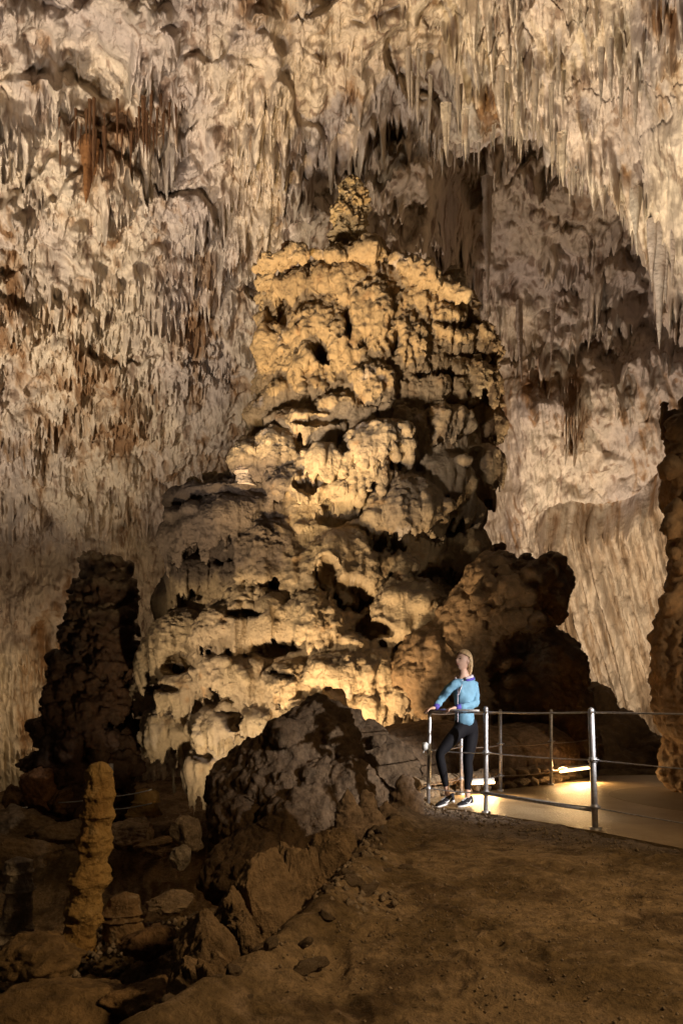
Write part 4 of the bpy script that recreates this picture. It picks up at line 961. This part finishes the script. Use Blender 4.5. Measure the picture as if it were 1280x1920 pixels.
# body: hips, waist, chest, neck; arms to the wrists; legs to the ankles
hipL = P(862, 1368, Yw-.05); hipR = P(884, 1368, Yw+.06)
kneeL = P(823, 1414, Yw-.13); ankL = P(838, 1484, Yw-.06); kneeR = P(876, 1427, Yw+.02); ankR = P(876, 1490, Yw+.02)
waist = P(869, 1335, Yw); chest = P(870, 1300, Yw); cla = P(870, 1276, Yw+.01); neck = P(868, 1262, Yw); hd = P(866, 1246, Yw)
shL = P(846, 1285, Yw-.08); elL = P(828, 1310, Yw-.02); wrL = P(816, 1327, Yw-.12); shR = P(888, 1285, Yw+.07); elR = P(890, 1321, Yw-.06); wrR = P(856, 1327, Yw-.15)
# leggings (hips and both legs)
lv = [P(872, 1340, Yw), P(872, 1363, Yw), hipL, (hipL+kneeL)/2, kneeL, kneeL.lerp(ankL, .35), ankL.lerp(kneeL, .1), hipR, (hipR+kneeR)/2, kneeR, kneeR.lerp(ankR, .35)+Vector((.012, .01, 0)), ankR.lerp(kneeR, .1)]
child('leggings', skin('leggings', lv, [(0, 1), (1, 2), (2, 3), (3, 4), (4, 5), (5, 6), (1, 7), (7, 8), (8, 9), (9, 10), (10, 11)], [(.125, .105), (.135, .115), .088, .078, .055, .054, .034, .09, .082, .056, .057, .035], M_LEG, 1), W)
# the body itself: one continuous skin surface from neck to ankles with arms
bv = [pel, waist, chest, cla, neck.lerp(hd, .75), shL, elL, wrL, shR, elR, wrR, hipL, kneeL, ankL, P(838, 1497, Yw-.05), hipR, kneeR, ankR, P(876, 1503, Yw+.02)]
be = [(0, 1), (1, 2), (2, 3), (3, 4), (3, 5), (5, 6), (6, 7), (3, 8), (8, 9), (9, 10), (0, 11), (11, 12), (12, 13), (13, 14), (0, 15), (15, 16), (16, 17), (17, 18)]
br = [.10, .085, .09, .055, .050, .035, .028, .020, .035, .028, .020, .06, .035, .030, .028, .06, .035, .030, .028]
bodyme = skin('body', bv, be, br, M_SKIN, 0)
# head as a shaped sphere facing left and a little up
fd = Vector((-.80, -.58, .10)).normalized()                      # facing direction
sd = fd.cross(Vector((0, 0, 1))).normalized(); ud = sd.cross(fd).normalized()
hc = P(867.5, 1238.5, Yw)
def headmap(p): return hc+fd*p[0]+sd*p[1]+ud*p[2]
bm = bmesh.new(); bmesh.ops.create_uvsphere(bm, u_segments=40, v_segments=30, radius=1)
for v_ in bm.verts:
    x, y, z_ = v_.co                                            # x forward, y side, z up
    fx, fy, fz = x*.092, y*.072, z_*.112
    if z_ < 0: fy *= 1-.30*(-z_)**1.3; fx *= 1-.12*(-z_)
    if z_ < -.3 and x > 0: fx += .010*x                           # chin
    if x > .2: fx += .030*math.exp(-((y/.15)**2+((z_+.14)/.15)**2))          # nose
    if x > .1: fx -= .010*math.exp(-(((abs(y)-.38)/.16)**2+((z_-.10)/.13)**2))   # eye sockets
    if x > .2: fx += .006*math.exp(-((y/.3)**2+((z_+.50)/.08)**2))           # lips
    if x > .2: fx += .005*math.exp(-((y/.5)**2+((z_-.27)/.1)**2))            # brow
    if x > .2: fx += .008*math.exp(-((y/.25)**2+((z_+.86)/.15)**2))
    v_.co = headmap((fx, fy, fz))
hb = bmesh.new(); hb.from_mesh(bodyme); merge_bm(hb, bm)
# ears
for sg in (-1, 1):
    e_ = bmesh.new(); bmesh.ops.create_uvsphere(e_, u_segments=14, v_segments=10, radius=1)
    for v_ in e_.verts: v_.co = headmap((-.008+v_.co.x*.017, sg*(.071+v_.co.y*.009), -.005+v_.co.z*.031-.0))
    merge_bm(hb, e_)
# fingers: hands as palm + five chains each
def hand(wr, dirv, side, down):
    out = None
    d = Vector(dirv).normalized(); s_ = Vector(side).normalized(); n_ = Vector(down).normalized()
    vs = [wr, wr+d*.035, wr+d*.075]; out = skin('h', vs, [(0, 1), (1, 2)], [.022, (.034, .018), (.038, .016)], M_SKIN, 0, 1)
    b_ = bmesh.new(); b_.from_mesh(out)
    for k, (off, ln_) in enumerate([(-.030, .060), (-.010, .070), (.010, .066), (.028, .052)]):
        p0 = wr+d*.070+s_*off; p1 = p0+d*ln_*.45+n_*.006; p2 = p1+d*ln_*.25+n_*ln_*.28; p3 = p2+n_*ln_*.34-d*.004
        m_ = skin('f', [p0-d*.015, p0, p1, p2, p3], [(0, 1), (1, 2), (2, 3), (3, 4)], [.009, .0095, .009, .008, .0065], M_SKIN, 0, 1); b_.from_mesh(m_)
    t0 = wr+d*.03-s_*.028; m_ = skin('f', [t0, t0-s_*.018+d*.02+n_*.006, t0-s_*.022+d*.045+n_*.02, t0-s_*.016+d*.062+n_*.032], [(0, 1), (1, 2), (2, 3)], [.012, .011, .009, .007], M_SKIN, 0, 1); b_.from_mesh(m_)
    return b_
merge_bm(hb, hand(wrL, (-.82, -.3, -.12), (.3, -.85, 0), (-.1, 0, -1)))
merge_bm(hb, hand(wrR, (-.90, -.2, -.10), (.2, -.9, 0), (-.1, 0, -1)))
body_o = child('body', bm_mesh(hb, 'body', M_SKIN), W)
# eyes, brows and mouth
for sg in (-1, 1):
    e_ = bmesh.new(); bmesh.ops.create_uvsphere(e_, u_segments=12, v_segments=8, radius=1)
    for v_ in e_.verts: v_.co = headmap((.077+v_.co.x*.007, sg*.029+v_.co.y*.0135, .010+v_.co.z*.0062))
    child('eye', bm_mesh(e_, 'eye', M_EYE), W)
    child('eyebrow', bm_mesh(tube([headmap((.082, sg*.014, .030)), headmap((.082, sg*.030, .034)), headmap((.070, sg*.046, .030))], .0028, 6), 'eyebrow', M_HAIR), W)
child('mouth', bm_mesh(tube([headmap((.076, -.024, -.048)), headmap((.0885, -.010, -.0525)), headmap((.091, 0, -.053)), headmap((.0885, .010, -.0525)), headmap((.076, .024, -.048))], .005, 6), 'mouth', M_LIP), W)
# hair: cap pulled back, ponytail falling on the collar
e_ = bmesh.new(); bmesh.ops.create_uvsphere(e_, u_segments=48, v_segments=32, radius=1)
for v_ in e_.verts:
    x, y, z_ = v_.co; q = headmap((x*.101-.010, y*.081, z_*.110+.012)); v_.co = q
kill = []
for v_ in e_.verts:
    l = v_.co-hc; x = l.dot(fd); y = l.dot(sd); z_ = l.dot(ud)
    line = .046-.10*max(0, -x+.05)                                 # hairline drops towards the nape
    if x > .0 and z_ < .072-(.085-x)*.55: kill.append(v_)
    elif x <= .0 and z_ < .012-(-x)*1.2 and x > -.02: kill.append(v_)
    elif z_ < -.075: kill.append(v_)
bmesh.ops.delete(e_, geom=kill, context='VERTS')
bmesh.ops.solidify(e_, geom=e_.faces[:], thickness=.006)
hair = bm_mesh(e_, 'hair', M_HAIR); 
hb2 = bmesh.new(); hb2.from_mesh(hair)
tail = [headmap(p) for p in [(-.085, 0, .06), (-.112, 0, .03), (-.118, .0, -.02), (-.108, 0, -.08), (-.10, 0, -.14), (-.10, 0, -.185)]]
tm = skin('t', tail, [(i_, i_+1) for i_ in range(5)], [.02, .03, .030, .027, .020, .006], M_HAIR, 0, 2); hb2.from_mesh(tm)
for sg in (-1, 1):
    tm = skin('t', [headmap(p) for p in [(-.02, sg*.072, .05), (-.045, sg*.078, .0), (-.06, sg*.07, -.06), (-.075, sg*.05, -.12), (-.09, sg*.02, -.165)]], [(i_, i_+1) for i_ in range(4)], [.016, .022, .022, .018, .008], M_HAIR, 0, 2); hb2.from_mesh(tm)
child('hair', bm_mesh(hb2, 'hair', M_HAIR), W)
# jacket
jv = [P(870.5, 1369, Yw), P(870, 1338, Yw), P(871, 1300, Yw), P(870, 1282, Yw+.01), P(869, 1272, Yw+.01), shL, elL, wrL.lerp(elL, .12), shR, elR, wrR.lerp(elR, .12)]
je = [(0, 1), (1, 2), (2, 3), (3, 4), (3, 5), (5, 6), (6, 7), (3, 8), (8, 9), (9, 10)]
jr = [(.160, .130), (.132, .112), (.135, .112), (.085, .075), .055, .056, .048, .038, .060, .052, .040]
jm = crinkle(skin('jacket', jv, je, jr, M_JACK, 2, 3), .014, 13, (1, 1, .7))
jk = child('jacket', jm, W)
def band(name, p, q, r0, r1, mat, par, n=20):
    return child(name, bm_mesh(tube([p, p.lerp(q, .5), q], r0, n, radii=[r0, (r0+r1)/2*1.03, r1]), name, mat), par)
band('cuff', wrL.lerp(elL, .26), wrL.lerp(elL, -.04), .036, .031, M_PURP, jk); band('cuff', wrR.lerp(elR, .30), wrR.lerp(elR, -.04), .037, .031, M_PURP, jk)
# top visible in the open collar, zip line, hood lining and its violet edge
fw = Vector((-.62, -.78, 0)).normalized(); sw = Vector((.78, -.62, 0))
def chestp(u, z_py, out): 
    c_ = P(870, z_py, Yw); return c_+fw*out+sw*u
e_ = bmesh.new()
pts = [(-.035, 1276, .085), (.035, 1276, .085), (.028, 1290, .128), (.010, 1303, .146), (-.006, 1303, .146), (-.024, 1290, .128)]
fv = [e_.verts.new(chestp(*p)) for p in pts]; e_.faces.new(fv); r_ = bmesh.ops.extrude_face_region(e_, geom=e_.faces[:]); bmesh.ops.translate(e_, vec=-fw*.03, verts=[g for g in r_['geom'] if isinstance(g, bmesh.types.BMVert)])
child('undershirt', bm_mesh(e_, 'undershirt', M_LILAC), W)
child('zip', bm_mesh(tube([chestp(.0, 1302, .150), chestp(0, 1315, .147), chestp(0, 1335, .146), chestp(0, 1354, .148)], .005, 6), 'zip', M_LILAC), jk)
nb0 = P(869, 1270, Yw+.01)
def loop(rx, ry, dz, drop, r, mat, name, fw_off=0):
    pts = []
    for k in range(25):
        an = math.radians(35+290*k/24); p_ = nb0+fw*(math.cos(an)*rx)+sw*(math.sin(an)*ry)+Vector((0, 0, dz-drop*(.5+.5*math.cos(an)))); pts.append(p_)
    return child(name, bm_mesh(tube(pts, r, 10, radii=[r*.5]+[r]*23+[r*.5]), name, mat), jk)
loop(.085, .088, .020, .045, .020, M_LILAC, 'hood_lining'); loop(.100, .105, -.002, .040, .015, M_PURP, 'hood_trim')
e_ = bmesh.new(); bmesh.ops.create_uvsphere(e_, u_segments=20, v_segments=12, radius=1)
for v_ in e_.verts: v_.co = nb0-fw*.085+Vector((v_.co.x*.085, v_.co.y*.07, v_.co.z*.05-.02))
child('hood', bm_mesh(e_, 'hood', M_JACK), jk)
# shoes
def shoe(ank, dirv, pitch, z0):
    d = Vector(dirv).normalized(); s_ = Vector((-d.y, d.x, 0)); L_ = .235
    base = Vector((ank.x, ank.y, 0))-d*.06
    def mk(prof_top, lo, mat, nm, par, wk=1.0):
        b_ = bmesh.new(); rows_ = []
        for k in range(15):
            u = k/14; wd = .043*math.sin(math.pi*min(1, (u*.92+.08))**.75)**.45*wk if u < 1 else .01
            wd = (.030+.018*math.sin(math.pi*min(u*1.0, 1)*.75+.2))*(1 if 0 < u < 1 else .6)*wk
            if u > .88: wd *= 1-(u-.88)*4.2
            lift = max(0, (1-u))*pitch*L_; topz = np.interp(u, *prof_top); rr = []
            for j in range(12):
                an = 2*math.pi*j/12; zz_ = (lo+(topz-lo)*(.5+.5*math.sin(an))); ww = wd*math.copysign(abs(math.cos(an))**.7, math.cos(an))*(1-.35*max(0, math.sin(an)))
                rr.append(b_.verts.new(base+d*(u*L_)+s_*ww+Vector((0, 0, z0+zz_+lift))))
            rows_.append(rr)
        for a_, c_ in zip(rows_, rows_[1:]):
            for j in range(12): b_.faces.new((a_[j], a_[(j+1) % 12], c_[(j+1) % 12], c_[j]))
        b_.faces.new(rows_[0][::-1]); b_.faces.new(rows_[-1]); bmesh.ops.recalc_face_normals(b_, faces=b_.faces)
        return child(nm, bm_mesh(b_, nm, mat), par)
    up_ = mk(([0, .1, .3, .45, .7, .9, 1], [.10, .105, .10, .085, .062, .045, .03]), .02, M_SHOE, 'shoe', W)
    mk(([0, .5, .9, 1], [.034, .030, .026, .022]), .0, M_SOLE, 'sole', up_, 1.10)
    # swoosh-like curved mark on the side facing the camera
    sg = -1 if s_.y > 0 else 1
    pts = [(.62, .050), (.52, .038), (.42, .040), (.30, .062), (.22, .078)]
    rad = [.002, .006, .007, .004, .001]
    pp = [base+d*(u*L_)+s_*sg*(.0445-.10*abs(z_-.04))+Vector((0, 0, z0+z_+max(0, 1-u)*pitch*L_)) for u, z_ in pts]
    child('side_mark', bm_mesh(tube(pp, .005, 8, radii=rad), 'side_mark', M_SOLE), up_)
    lp = []
    for k in range(9): u = .42+.035*k; lp.append(base+d*(u*L_)+s_*(.016*(-1)**k)+Vector((0, 0, z0+float(np.interp(u, [.4, .7], [.094, .066]))+max(0, 1-u)*pitch*L_)))
    child('lace', bm_mesh(tube(lp, .0022, 5), 'lace', M_SOLE), up_)
shoe(ankL+Vector((.02, 0, 0)), (-.88, -.42, 0), .22, .003); shoe(ankR+Vector((.01, 0, 0)), (-.75, -.62, 0), .04, .003)
for an_, z_ in ((P(838, 1497, Yw-.05), 0), (P(876, 1504, Yw+.02), 0)):
    child('sock', bm_mesh(tube([an_+Vector((0, 0, -.03)), an_+Vector((0, 0, .012))], .034, 16), 'sock', M_SOLE), W)
